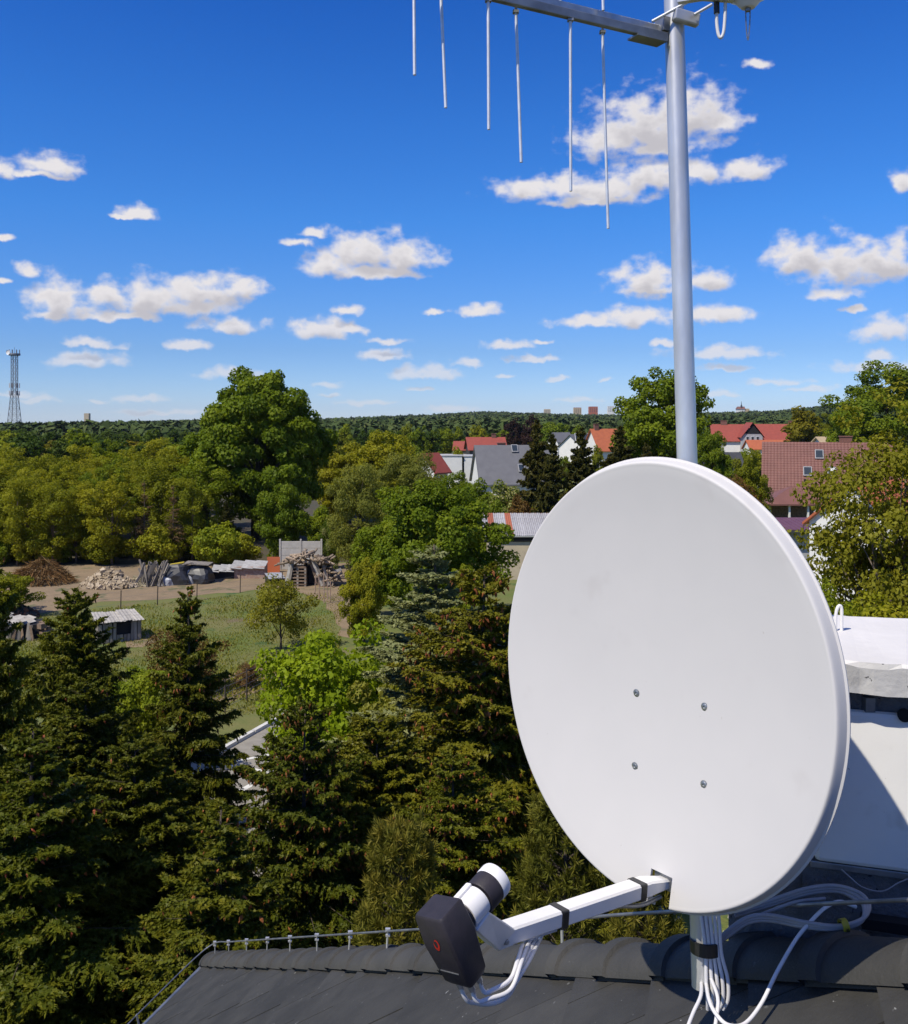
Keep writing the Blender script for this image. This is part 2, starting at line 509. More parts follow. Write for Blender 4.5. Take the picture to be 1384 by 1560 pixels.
# ================================================================ ground, hills
rs = np.random.default_rng(7)
def lerp_list(x, xs, ys): return np.interp(x, xs, ys)
SKX = [-500, 0, 130, 300, 500, 640, 740, 860, 1000, 1100, 1200, 1290, 1384, 1900]
SKY_ = [650, 649, 645, 640, 638, 633, 628, 632, 634, 629, 627, 616, 606, 600]
def ridge_dist(px): return np.interp(px, [-500, 300, 900, 1150, 1300, 1900], [1500, 2000, 2600, 2200, 1300, 1200])
def terrain(x, y):
    """height of the land: level round the house, rolling up to the wooded ridge"""
    x = np.asarray(x, float); y = np.asarray(y, float)
    rr = np.maximum(np.sqrt(x * x + y * y), 1e-3)
    px = CX + F * np.clip(x / np.maximum(y, 1e-3), -1.2, 1.2)
    px = np.where(y < 1, np.where(x < 0, -1000, 2400), px)
    D = ridge_dist(px)
    hr = H - (lerp_list(px, SKX, SKY_) - CY) / F * D - 9.0
    t = np.clip((rr - 260) / (D - 260), 0, 1)
    s = t * t * (3 - 2 * t)
    over = np.clip((rr - D) / 2500, 0, 1)
    return hr * s - over * 22
grid_r = np.concatenate([np.linspace(0.1, 250, 14), np.geomspace(280, 5000, 44)])
grid_a = np.linspace(0, 2 * math.pi, 145)
gv, gf = [], []
for r_ in grid_r:
    for a_ in grid_a[:-1]:
        x_, y_ = r_ * math.sin(a_), r_ * math.cos(a_)
        gv.append((x_, y_, float(terrain(x_, y_))))
na = len(grid_a) - 1
for i in range(len(grid_r) - 1):
    for k in range(na):
        gf.append((i * na + k, i * na + (k + 1) % na, (i + 1) * na + (k + 1) % na, (i + 1) * na + k))
M['grass'] = pm('meadow_grass', (.105, .14, .022), (.155, .145, .045), .35, detail=6, rough=.95, coords='World', bump=.05, bscale=9,
                spots=[((.16, .115, .07), .22, .60, .10), ((.055, .10, .022), .9, .58, .1)])
M['dirt'] = pm('bare_earth', (.25, .18, .105), (.20, .145, .085), .8, detail=6, rough=.95, coords='World', bump=.05, bscale=6, spots=[((.11, .11, .05), .7, .56, .12), ((.30, .21, .14), 2.4, .62, .1)])
M['verge'] = pm('roadside_grass', (.12, .135, .03), (.16, .15, .045), 1.5, detail=6, rough=.95, coords='World', bump=.04, bscale=9)
mb = MB(); mb.add(gv, gf)
ground = mb.build('ground', M['grass'], None, True, local=True, fix=False)
tag(ground, kind='structure')
def sheet(name, pts, mat, z, jag=0.0, seed=1):
    """a flat piece of ground; its outline given as ground points"""
    rr = random.Random(seed)
    P = []
    n = len(pts)
    for i in range(n):
        a, b = Vector(pts[i]), Vector(pts[(i + 1) % n])
        m = max(1, int((b - a).length / 1.2)) if jag else 1
        for k in range(m):
            p = a.lerp(b, k / m)
            P.append((p.x + rr.uniform(-jag, jag), p.y + rr.uniform(-jag, jag), z))
    from mathutils.geometry import tessellate_polygon
    mb = MB(); mb.add(P, [tuple(t) for t in tessellate_polygon([[Vector(p) for p in P]])])
    o = mb.build(name, mat, None, local=True, fix=False)
    bm = bmesh.new(); bm.from_mesh(o.data)
    for f in bm.faces:
        if f.normal.z < 0: f.normal_flip()
    bm.to_mesh(o.data); bm.free()
    return tag(o, kind='structure')
def gp(px, py):
    Y = gy(py)
    return ((px - CX) / F * Y, Y)
sheet('dirt_yard', [gp(-120, 905), gp(60, 935), gp(160, 915), gp(240, 915), gp(330, 905), gp(440, 893), gp(490, 920), gp(525, 975), gp(560, 965), gp(540, 910), gp(560, 880), gp(560, 858), gp(300, 858), gp(60, 862), gp(-120, 868)], M['dirt'], .006, .35, 3)
M['litter'] = pm('leaf_litter', (.075, .055, .032), (.05, .05, .022), .6, detail=6, rough=.95, coords='World', bump=.05, bscale=5)
sheet('forest_floor', [gp(-400, 872), gp(-120, 868), gp(60, 864), gp(300, 860), gp(540, 856), gp(560, 770), gp(430, 735), gp(-300, 735)], M['litter'], .003, .3, 8)
sheet('dirt_patch', [gp(196, 972), gp(216, 962), gp(240, 965), gp(236, 976), gp(215, 985), gp(194, 986)], M['dirt'], .008, .25, 4)
sheet('dirt_strip', [gp(330, 1035), gp(400, 1010), gp(440, 1025), gp(420, 1055), gp(350, 1075), gp(310, 1070)], M['dirt'], .008, .3, 5)
sheet('verge', [gp(300, 1110), gp(345, 1075), gp(430, 1042), gp(470, 1040), gp(480, 1080), gp(430, 1100), gp(330, 1160), gp(280, 1180)], M['verge'], .012, .2, 6)
M['asphalt'] = pm('worn_asphalt', (.23, .21, .175), (.28, .26, .22), 3, rough=.9, coords='World', bump=.004, bscale=80, spots=[((.22, .21, .19), 1.2, .6, .1)])
M['paint'] = pm('road_paint', (.75, .74, .70), (.55, .54, .50), 3, rough=.8, coords='World')
sheet('road', [gp(200, 1200), gp(345, 1140), gp(435, 1092), gp(700, 1000), gp(900, 1100), gp(900, 1560), gp(300, 1560), gp(180, 1330)], M['asphalt'], .016)
def stripe(p, q, w, z=.021):
    a, b = Vector(gp(*p)), Vector(gp(*q))
    d = (b - a).normalized(); s = Vector((-d.y, d.x)) * w / 2
    return sheet('road_marking', [a + s, b + s, b - s, a - s], M['paint'], z)
for p, q, w in (((352, 1162), (436, 1146), .16), ((338, 1166), (420, 1178), .16), ((390, 1192), (450, 1158), .22), ((350, 1215), (410, 1182), .2)):
    stripe(p, q, w)
M['kerb'] = pm('concrete_kerb', (.62, .60, .56), (.5, .49, .46), 3, rough=.9, coords='World')
a, b = Vector((*gp(330, 1150), 0)), Vector((*gp(436, 1090), 0))
mb = MB()
nk = int((b - a).length)
kerb = MB()
kroot = empty('kerb', (a.x, a.y, 0), 'pale concrete kerb along the edge of the asphalt', 'kerb')
for i in range(nk):
    p, q = a.lerp(b, (i + .02) / nk), a.lerp(b, (i + .98) / nk)
    m_ = MB(); m_.beam(p + Vector((0, 0, .06)), q + Vector((0, 0, .06)), .16, .14)
    m_.build('kerb_stone', M['kerb'], kroot)

# ================================================================ the house under the viewpoint
UX, VX = Vector((.955, -.297, 0)), Vector((.297, .955, 0))     # the house's own axes in plan
HD = (VX - UX).normalized()                                    # plan direction of the hip, going down and away
SLOPE = .508                                                   # fall of the hip per metre in plan
PITCH = SLOPE * math.sqrt(2)
Q0 = Vector((.745, 1.896, H - 1.029))                          # a point of the crest of the hip
def hip(t, up=0.0): return Q0 + HD * t + Vector((0, 0, -SLOPE * t + up))
T_EAVE = 5.13
LEN_U, LEN_V = 10.0, 14.0
DROP = .066                                                    # roof plane under the crest of the hip tiles
K = hip(T_EAVE, -DROP)                                         # eave corner
house = empty('family_house', (K.x, K.y, 0), 'house with anthracite tiled hip roof and a whitewashed chimney, under the dish', 'house')
c0, c1 = K.copy(), K - VX * LEN_V
c2, c3 = c1 + UX * LEN_U, K + UX * LEN_U
rise = Vector((0, 0, LEN_U / 2 * PITCH))
r0, r1 = K + (UX - VX) * LEN_U / 2 + rise, c1 + (UX + VX) * LEN_U / 2 + rise
dz = Vector((0, 0, -.035))
mb = MB()
mb.add([p + dz for p in (c0, c1, c2, c3, r0, r1)], [(0, 4, 5, 1), (0, 3, 4), (3, 2, 5, 4), (1, 5, 2)])
M['underlay'] = pm('roof_underlay', (.03, .031, .032), (.04, .041, .042), 6, rough=.8)
roof = mb.build('roof', M['underlay'], house, fix=False)
mb = MB()
ins = .45
w = [c0 + (UX - VX) * ins, c1 + (UX + VX) * ins, c2 + (VX - UX) * ins, c3 - (UX + VX) * ins]
for i in range(4):
    p, q = w[i], w[(i + 1) % 4]
    zt = K.z + ins * PITCH - .06
    mb.add([(p.x, p.y, 0), (q.x, q.y, 0), (q.x, q.y, zt), (p.x, p.y, zt)], [(0, 1, 2, 3)])
mb.build('wall', M['render_wall'], house)
# --- tiles of the slope that falls to the left: a along the eave (towards the viewer), b up the slope
su = (UX * 1.0 + Vector((0, 0, PITCH)))
su_len = su.length
SU = su.normalized()
NRM = (-VX).cross(SU); NRM = NRM if NRM.z > 0 else -NRM
TW, TH = .205, .27
def slope_pt(a, b, n=0.0): return K - VX * a + SU * b + NRM * n
def clip(poly):
    """keep the part of a tile below the hip: plan distance from the eave <= distance from the end"""
    out = []
    f_ = lambda p: p[0] - p[1] / su_len
    for i in range(len(poly)):
        p, q = poly[i], poly[(i + 1) % len(poly)]
        fp, fq = f_(p), f_(q)
        if fp >= 0: out.append(p)
        if (fp >= 0) != (fq >= 0):
            t = fp / (fp - fq)
            out.append((p[0] + (q[0] - p[0]) * t, p[1] + (q[1] - p[1]) * t))
    return out
def tile_mesh(poly, a0, b0):
    """flat interlocking tile: raised left rib, lifted at its lower edge"""
    mb = MB()
    def lift(b): return .020 - .016 * (b - b0) / TH
    top = [slope_pt(a, b, lift(b)) for a, b in poly]
    bot = [slope_pt(a, b, lift(b) - .013) for a, b in poly]
    n = len(poly)
    mb.add(top + bot, [tuple(range(n)), tuple(reversed(range(n, 2 * n)))] + [(i, (i + 1) % n, (i + 1) % n + n, i + n) for i in range(n)])
    return mb
full_tile = None
cells = []
for j in range(int(LEN_U / 2 * su_len / TH)):
    for i in range(-1, int(LEN_V / TW)):
        a0 = i * TW + (TW / 2 if j % 2 else 0.0)
        b0 = j * TH
        c = slope_pt(a0 + TW / 2, b0 + TH / 2)
        if c.y < .9: continue
        px, py = CX + F * c.x / c.y, CY - F * (c.z - H) / c.y
        if not (120 < px < 1500 and 1380 < py < 1640): continue
        poly = [(a0 + .002, b0 - .02), (a0 + TW - .002, b0 - .02), (a0 + TW - .002, b0 + TH), (a0 + .002, b0 + TH)]
        poly = [(max(p[0], 0.0), p[1]) for p in poly]
        k = clip(poly)
        if len(k) < 3: continue
        cells.append((c.y, a0, b0, k, len(k) == 4 and k == poly and a0 >= 0))
cells.sort(key=lambda r: r[0])
rr = random.Random(5)
rest = MB()
for n, (_, a0, b0, k, whole) in enumerate(cells):
    if n >= 300:
        m_ = tile_mesh(k, a0, b0); rest.add(m_.v, m_.f); continue
    if whole and full_tile:
        o = full_tile[0].copy(); COL.objects.link(o)
        o.location = slope_pt(a0, b0) - slope_pt(*full_tile[1]) + NRM * rr.uniform(-.0015, .0015)
    else:
        o = tile_mesh(k, a0, b0).build('roof_tile', M['roof_tile'], roof)
        if whole: full_tile = (o, (a0, b0))
if rest.v:
    tag(rest.build('far_roof_tiles', M['roof_tile'], roof), kind='stuff')
# --- barrel tiles on the hip
HPITCH = .224
hd3 = (HD - Vector((0, 0, SLOPE))).normalized()
hs = hd3.cross(Vector((0, 0, 1))).normalized()
hu = hs.cross(hd3)
hipcap = MB().tube([hip(-1.2, -.105), hip(T_EAVE - .05, -.105)], .05, 8).build('hip_batten', M['dark'], house)
def hip_tile(t0):
    mb = MB()
    vs, fs = [], []
    n = 14
    secs = [(t0 - .02, .074, -.006), (t0 + HPITCH - .035, .082, .0), (t0 + HPITCH - .030, .089, .005), (t0 + HPITCH + .014, .0905, .006), (t0 + HPITCH + .014, .074, -.010), (t0 - .02, .066, -.014)]
    for (t, r_, lift) in secs:
        c = hip(t, lift - .088)
        for k in range(n + 1):
            an = math.radians(9 + 162 * k / n)
            vs.append(c + hs * math.cos(an) * r_ * 1.12 + hu * math.sin(an) * r_ * .82)
    for i in range(len(secs) - 1):
        for k in range(n):
            a = i * (n + 1) + k
            fs.append((a, a + 1, a + n + 2, a + n + 1))
    mb.add(vs, fs)
    return mb
t0 = T_EAVE - HPITCH - .02
first = None
while t0 > -1.25:
    if first is None:
        first = (hip_tile(t0).build('hip_tile', M['hip_tile'], house, smooth=True), t0)
    else:
        o = first[0].copy(); COL.objects.link(o)
        o.location = hip(t0) - hip(first[1]) + hu * rr.uniform(-.003, .003) + hs * rr.uniform(-.004, .004)
        o.rotation_euler = (0, 0, rr.uniform(-.004, .004))
        # rotate about its own place rather than the house's corner
        if True:
            o.rotation_euler = (0, 0, 0)
    t0 -= HPITCH
# --- eave gutter and edge
gut = MB()
gut.tube([K - VX * .0 - UX * .04 + Vector((0, 0, -.05)), c1 - UX * .04 + Vector((0, 0, -.05))], .045, 10)
gut.build('gutter', M['galv_dark'], house, smooth=True)

# --- chimney: whitewashed slab, cream panel, grey stucco foot
def wallpt(px, py, out=0.0):
    """point of the chimney's front plane (moved out towards the viewer) at a picture point"""
    W0 = Vector((.481 * 1.97, 1.97, 0)) - VX * out
    q = (px - CX) / F
    # ray (q,1) * Y meets plane (p - W0).VX = 0
    Y = (W0.x * VX.x + W0.y * VX.y) / (q * VX.x + VX.y)
    return Vector((q * Y, Y, H - (py - CY) / F * Y))
chimney = tag(MB().box((0, 0, 0), (.001, .001, .001)).build('chimney', M['stucco'], house), 'whitewashed chimney with a pitted concrete cap slab')
bpy.data.objects.remove(chimney)
L0 = wallpt(1228, 1200)                    # left front corner of the chimney, plan
def chim(u, vdep, z): return Vector((L0.x, L0.y, 0)) + UX * u + VX * vdep + Vector((0, 0, z))
zs1 = wallpt(1340, 1060, .045).z           # under side of the cap slab
zs0 = wallpt(1340, 1011, .045).z           # its top
zp1 = wallpt(1340, 1086).z                 # top of the cream panel
zp0 = wallpt(1340, 1326).z                 # its foot
CW, CD = 1.5, .40
def cbox(mb, u0, u1, v0, v1, z0, z1):
    return mb.add([chim(u0, v0, z0), chim(u1, v0, z0), chim(u1, v1, z0), chim(u0, v1, z0), chim(u0, v0, z1), chim(u1, v0, z1), chim(u1, v1, z1), chim(u0, v1, z1)],
                  [(0,3,2,1),(4,5,6,7),(0,1,5,4),(1,2,6,5),(2,3,7,6),(3,0,4,7)])
foot = cbox(MB(), -.005, CW, .022, CD, H - 1.75, zs1 - .002).build('chimney', M['stucco'], house)
tag(foot, 'whitewashed chimney with a pitted concrete cap slab')
cbox(MB(), -.16, -.004, .03, CD, H - 1.75, zp0 - .004).build('chimney_foot', M['stucco'], foot)
pan = cbox(MB(), 0.018, CW + .01, 0.0, .021, zp0, zp1).build('panel', M['panel_white'], foot, bevel=.012)
cbox(MB(), .01, CW + .012, .006, .0215, zp0 - .016, zp0 - .001).build('panel_edge', M['galv_dark'], foot, bevel=.002)
# cap slab with a broken lower front edge
sl = MB()
nseg = 60
zt = lambda u: zs0 + .0
ver, fac = [], []
r2 = random.Random(11)
for i in range(nseg + 1):
    u = -.06 + (CW + .12) * i / nseg
    e1, e2, e3 = r2.uniform(-.003, .003), r2.uniform(-.002, .003), r2.uniform(-.004, .003)
    ver += [chim(u, -.045 + e1, zs1 + e2), chim(u, -.047 + e1 * .5, zs0 - .008 + e3), chim(u, -.040 + e3, zs0 + e2 * .4), chim(u, CD + .045, zs0 + e1 * .5), chim(u, CD + .045, zs1), chim(u, .0, zs1 + .001)]
for i in range(nseg):
    for k in range(6):
        a, b = i * 6 + k, i * 6 + (k + 1) % 6
        fac.append((a, b, b + 6, a + 6))
fac += [(0, 1, 2, 3, 4, 5), tuple(nseg * 6 + k for k in (5, 4, 3, 2, 1, 0))]
sl.add(ver, fac)
slab = sl.build('cap_slab', [M['concrete_white'], M['concrete_face']], foot)
for p in slab.data.polygons:
    if p.normal.z < .6: p.material_index = 1
lp = at(1278, 953, 2.245)
loopb = MB().tube(spline([lp + Vector((-.007, 0, -.02)), lp + Vector((-.0065, 0, .02)), lp + Vector((-.003, 0, .040)), lp + Vector((.003, 0, .047)), lp + Vector((.0075, 0, .038)), lp + Vector((.0075, 0, .0)), lp + Vector((.007, 0, -.02))], 5), .0040, 8)
loopb.build('lifting_loop', M['white_plastic'], foot, smooth=True)
hole = wallpt(1378, 1089)
MB().lathe(hole - VX * .004, VX, [(.0135, -.004), (.0135, .004), (.009, .004), (.008, .001)], 20).build('vent_hole', M['dark'], foot, smooth=True)
br = wallpt(1325, 1075)
MB().box(br + VX * .012, (.02, .02, .03)).build('wall_hook', M['galv_dark'], foot)
fl = MB()
fl.box(wallpt(1352, 1408, .02), (.10, .03, .022), Matrix((UX, VX, Vector((0, 0, 1)))).transposed())
fl.build('flashing', M['dark'], foot)

# ================================================================ mast
A_, B_ = at(1047, 690, 1.985), at(1027, 0, 2.06)
MDIR = (B_ - A_).normalized()
def mast_at(py):
    # point of the mast axis seen at picture height py
    t0, t1 = -3.0, 3.0
    for _ in range(50):
        t = (t0 + t1) / 2
        p = A_ + MDIR * t
        if CY - F * (p.z - H) / p.y > py: t0 = t
        else: t1 = t
    return A_ + MDIR * t
m_bot, m_top = mast_at(1503), mast_at(-240)
MR = .0212
mast = empty('antenna_mast', m_bot, 'tall galvanised steel mast pipe rising behind the white dish', 'mast')
mm = MB(); mm.lathe(m_bot, MDIR, [(MR * .86, .02), (MR * .86, 0), (MR, 0), (MR, (m_top - m_bot).length), (MR * .9, (m_top - m_bot).length)], 40)
mm.build('pipe', M['galv'], mast, smooth=True)
sm = MB().lathe(m_bot - MDIR * .0, MDIR, [(MR * .8, .003), (MR * .8, .004)], 24).build('pipe_mouth', M['dark'], mast)
for py in (1130, 1280):                       # stand-off arms to the chimney, behind the dish
    p = mast_at(py)
    e = Vector((L0.x, L0.y, p.z)) + UX * .02 + VX * .1
    b_ = MB(); b_.beam(p + UX * .01, Vector((e.x, e.y, p.z)) , .03, .03)
    b_.build('bracket_arm', M['galv'], mast)
    MB().lathe(p - MDIR * .02, MDIR, [(MR + .001, 0), (MR + .005, 0), (MR + .005, .04), (MR + .001, .04)], 24, cap=False).build('bracket_clamp', M['galv'], mast, smooth=True)

# ================================================================ satellite dish
DAZ, DEL, DA, DB = .8757, .0414, .397, .4288
DC = at(983.6, 1034.9, 1.88)
DN = Vector((-math.sin(DAZ) * math.cos(DEL), -math.cos(DAZ) * math.cos(DEL), math.sin(DEL)))
DR = Vector((0, 0, 1)).cross(DN).normalized()
DU = DN.cross(DR)
DEPTH = .040
def dish_pt(x, y, d=0.0): return DC + DR * (x * DA) + DU * (y * DB) - DN * d
dish = empty('satellite_dish', dish_pt(0, -1, .03), 'large light grey satellite dish on the mast with its receiver arm', 'satellite dish')
prof = []
nr = 26
for i in range(nr + 1):
    q = i / nr
    prof.append((q * .985, DEPTH * (1 - (q * .985) ** 2), 0.0))
prof += [(.993, .0009, 0), (1.0, .0, 0), (1.004, .0006, .0008), (1.006, .002, .0015), (1.007, .005, .0025), (1.008, .009, .0035), (1.009, .022, .0065), (1.009, .024, .0105), (1.009, .0265, .0105), (1.008, .027, .007), (1.0, .026, .003), (.985, .014, 0.0)]
for i in range(nr, 3, -2):
    q = i / nr
    prof.append((q * .975, DEPTH * (1 - (q * .975) ** 2) + .006, 0.0))
NS = 144
vs_, fs_ = [], []
for (q, d, ex) in prof:
    for k in range(NS):
        an = 2 * math.pi * k / NS
        p = dish_pt(q * math.cos(an), q * math.sin(an), d) + (DR * math.cos(an) + DU * math.sin(an)) * ex
        vs_.append(p)
for i in range(len(prof) - 1):
    for k in range(NS):
        a, b = i * NS + k, i * NS + (k + 1) % NS
        fs_.append((a, b, b + NS, a + NS))
m_ = MB(); m_.add(vs_, fs_)
refl = m_.build('reflector', M['dish'], dish)
# slot for the arm, cut through the lower edge
SLOT = .0446
cut = MB().box(dish_pt(SLOT / DA, -.975, 0), (.052, .10, .2), Matrix((DR, DU, DN)).transposed()).build('cutter', M['dark'], None)
bo = refl.modifiers.new('slot', 'BOOLEAN'); bo.object = cut; bo.operation = 'DIFFERENCE'; bo.solver = 'EXACT'
dg = bpy.context.evaluated_depsgraph_get()
me2 = bpy.data.meshes.new_from_object(refl.evaluated_get(dg))
refl.modifiers.clear(); refl.data = me2
bpy.data.objects.remove(cut)
me2.polygons.foreach_set('use_smooth', [True] * len(me2.polygons))
me2.set_sharp_from_angle(angle=R(35))
def dish_hit(px, py):
    lo, hi = 1.4, 2.4
    for _ in range(60):
        Y = (lo + hi) / 2
        p = at(px, py, Y) - DC
        x, y, d = p.dot(DR) / DA, p.dot(DU) / DB, -p.dot(DN)
        if d > DEPTH * (1 - x * x - y * y): hi = Y
        else: lo = Y
    return at(px, py, lo)
for (px, py) in ((970, 1056), (1074, 1077), (967.5, 1167.5), (1073, 1195.5)):
    p = dish_hit(px, py)
    s = MB().lathe(p, DN, [(.0062, -.003), (.0062, .0005), (.0052, .0018), (.0028, .0022), (.0025, .0004), (.0005, .0002)], 20)
    s = s.build('screw', M['screw'], dish, smooth=True)
    MB().lathe(p, DN, [(.0080, -.003), (.0080, .0002), (.0062, .0004)], 20, cap=False).build('washer', M['screw'], s, smooth=True)
# back bracket between dish and mast
bk = MB()
pm_ = mast_at(1100)
bk.box(DC - DN * (DEPTH + .03) + DU * -.12, (.20, .26, .05), Matrix((DR, DU, DN)).transposed())
bk.beam(DC - DN * (DEPTH + .05) - DU * .10, pm_, .07, .16)
bk.build('back_bracket', M['galv'], dish)
# arm
S_ = dish_pt(SLOT / DA, -.384 / DB, .03) + DU * .0
E_ = at(752, 1428, 1.5636)
ARM_D = (E_ - S_).normalized()
AX = ARM_D.cross(Vector((0, 0, 1))).normalized(); AU = AX.cross(ARM_D)
arm = MB()
prs = [(-.05, .022, .016, -.012), (.02, .027, .020, -.004), (.07, .035, .029, 0), ((E_ - S_).length, .035, .029, 0)]
vs_, fs_ = [], []
ch = .0035
for (l, w_, h_, o_) in prs:
    c = S_ + ARM_D * l + AU * o_
    for (a, b) in ((-w_/2+ch, -h_/2), (w_/2-ch, -h_/2), (w_/2, -h_/2+ch), (w_/2, h_/2-ch), (w_/2-ch, h_/2), (-w_/2+ch, h_/2), (-w_/2, h_/2-ch), (-w_/2, -h_/2+ch)):
        vs_.append(c + AX * a + AU * b)
for i in range(len(prs) - 1):
    for k in range(8):
        a, b = i * 8 + k, i * 8 + (k + 1) % 8
        fs_.append((a, b, b + 8, a + 8))
fs_ += [tuple(range(8)), tuple(reversed(range(24, 32)))]
arm.add(vs_, fs_)
armo = arm.build('feed_arm', M['white_plastic'], dish, smooth=True)
MA = Matrix((ARM_D, AX, AU)).transposed()
for px in (971, 851):
    # tape wrap at the picture column px
    t0, t1 = 0.0, (E_ - S_).length
    for _ in range(40):
        t = (t0 + t1) / 2
        p = S_ + ARM_D * t
        if CX + F * p.x / p.y > px: t0 = t
        else: t1 = t
    tb = MB().box(S_ + ARM_D * t + AU * -.001, (.019, .0375, .0325), MA)
    tb.build('tape_band', M['tape'], armo, bevel=.003)
slotb = MB().box(dish_pt(SLOT / DA, -.90, .028), (.046, .030, .02), Matrix((DR, DU, DN)).transposed())
slotb.build('arm_seat', M['galv_dark'], dish)
strut = MB().tube(spline([S_ + ARM_D * .02 - AU * .03, S_ + ARM_D * .08 - AU * .033, S_ + ARM_D * .16 - AU * .017], 6), .004, 8)
strut.build('arm_stay', M['galv_dark'], dish, smooth=True)

# --- receiver head (held by the arm)
FC = at(750, 1346, 1.475)                        # centre of the feed cap
FA = (dish_pt(.02, -.06, DEPTH) - FC).normalized()   # looks at the dish
FD = (Vector((0, 0, -1)) + FA * FA.z).normalized()   # hangs down, square to the feed
FS = FA.cross(FD)                                 # sideways
if FS.x < 0: FS = -FS
FD = (FD + FS * .24).normalized()                 # and is twisted a little round the feed
FS = FA.cross(FD)
if FS.x < 0: FS = -FS
head = empty('receiver_head', FC - FA * .1 + FD * .1, 'charcoal receiver head with a white feed cap at the arm end', 'receiver')
MB().lathe(FC, FA, [(.0, -.006), (.026, -.006), (.0275, -.004), (.0275, .009), (.0265, .0125), (.023, .0145), (.0, .0155)], 48, cap=False).build('feed_cap', M['white_plastic'], head, smooth=True)
MB().lathe(FC, FA, [(.0255, -.034), (.0268, -.031), (.0268, -.0065), (.0255, -.0055)], 48).build('feed_horn', M['black_plastic'], head, smooth=True)
MB().lathe(FC, FA, [(.0205, -.106), (.0205, -.072), (.0195, -.072), (.0195, -.034)], 40).build('neck', M['black_plastic'], head, smooth=True)
# body: a tapering box hanging below the neck
bc = FC - FA * .110
bd = MB()
def bp(s, d, a): return bc + FS * s + FD * d + FA * a
hw, hd_ = .029, .024
sec = [(-.044, .0275, .023), (-.040, .030, .0255), (.004, .0315, .0275), (.066, .0265, .022), (.074, .023, .017)]
vs_, fs_ = [], []
for (d, ws, wa) in sec:
    c_ = .0035
    for (s, a) in ((-ws, -wa + c_), (-ws + c_, -wa), (ws - c_, -wa), (ws, -wa + c_), (ws, wa - c_), (ws - c_, wa), (-ws + c_, wa), (-ws, wa - c_)):
        vs_.append(bp(s, d, a))
for i in range(len(sec) - 1):
    for k in range(8):
        a, b = i * 8 + k, i * 8 + (k + 1) % 8
        fs_.append((a, b, b + 8, a + 8))
fs_ += [tuple(range(8)), tuple(reversed(range(32, 40)))]
bd.add(vs_, fs_)
body = bd.build('body', M['black_plastic'], head, smooth=True)
# printed red swirl on the front of the body and the pressed slot line below it
def front(s, d, lift=.0006):
    i = max(k for k in range(len(sec) - 1) if sec[k][0] <= d)
    q = (d - sec[i][0]) / (sec[i + 1][0] - sec[i][0])
    wa = sec[i][2] + (sec[i + 1][2] - sec[i][2]) * q
    return bp(s, d, -wa - lift)
lg = MB()
for (a0, a1, rad, cx0, w0) in ((150, 400, .0055, 0.0, .0021), (-30, 130, .0058, .0012, .0016)):
    n = 12
    pts = []
    for i in range(n + 1):
        an = math.radians(a0 + (a1 - a0) * i / n)
        wd = w0 * math.sin(math.pi * (i + .6) / (n + 1.2))
        for r_ in (rad - wd, rad + wd):
            pts.append(front(cx0 + math.cos(an) * r_ * .8, -.002 - math.sin(an) * r_ * 1.25, .0007))
    lg.add(pts, [(2 * i, 2 * i + 1, 2 * i + 3, 2 * i + 2) for i in range(n)])
lg.build('red_swirl', M['red_mark'], body)
MB().beam(front(-.020, .046, -.0004), front(.018, .046, -.0004), .0012, .003, up=FA).build('pressed_line', M['galv_dark'], body)
MB().beam(front(-.021, .041, -.0012), front(.019, .041, -.0012), .002, .0065, up=FD).build('label_slot', M['dark'], body)
MB().box(bc + FA * .052 - FD * .0195, (.020, .010, .004), Matrix((FA, FS, -FD)).transposed()).build('neck_notch', M['dark'], head)
for i in (-1, 1):
    for j in (-1, 1):
        MB().lathe(bp(i * .012, .070, j * .009), FD, [(.0052, 0), (.0052, .016), (.0035, .017), (.0035, .021)], 12).build('connector', M['screw'], head, smooth=True)
# collar and plate that clamp the neck to the arm
cl = MB().lathe(FC, FA, [(.0198, -.072), (.0232, -.072), (.0232, -.037), (.0198, -.037)], 40, cap=False)
holder = cl.build('neck_clamp', M['white_plastic'], dish, smooth=True)
MB().beam(FC - FA * .070 - FD * .0225 - FS * .006, FC - FA * .036 - FD * .0225 - FS * .006, .011, .011, up=-FD).build('clamp_lug', M['white_plastic'], holder, bevel=.002)
pl = MB()
p1 = FC - FA * .0545
side = AX if AX.y < 0 else -AX
for sgn in (1,):
    o_ = side * -.0195
    q = [E_ + ARM_D * .004 - AU * .0135, E_ - ARM_D * .030 - AU * .0130, E_ - ARM_D * .030 + AU * .0135, p1 + FA * .018 + FD * .014, p1 - FA * .018 + FD * .018]
    pl.prism([v + o_ for v in q], side * .039)
pl.build('clamp_plate', M['white_plastic'], holder, bevel=.0025)
MB().lathe(E_ + ARM_D * .004 + AU * .012 + side * .0190, side, [(.0016, 0), (.0016, .0012)], 10).build('plate_hole', M['dark'], holder)
bolt_c = E_ - ARM_D * .008 + side * .0205
MB().lathe(bolt_c, side, [(.0058, -.003), (.0058, .002), (.0042, .002), (.0042, .0055), (.003, .006)], 6).build('clamp_bolt', M['screw'], holder)

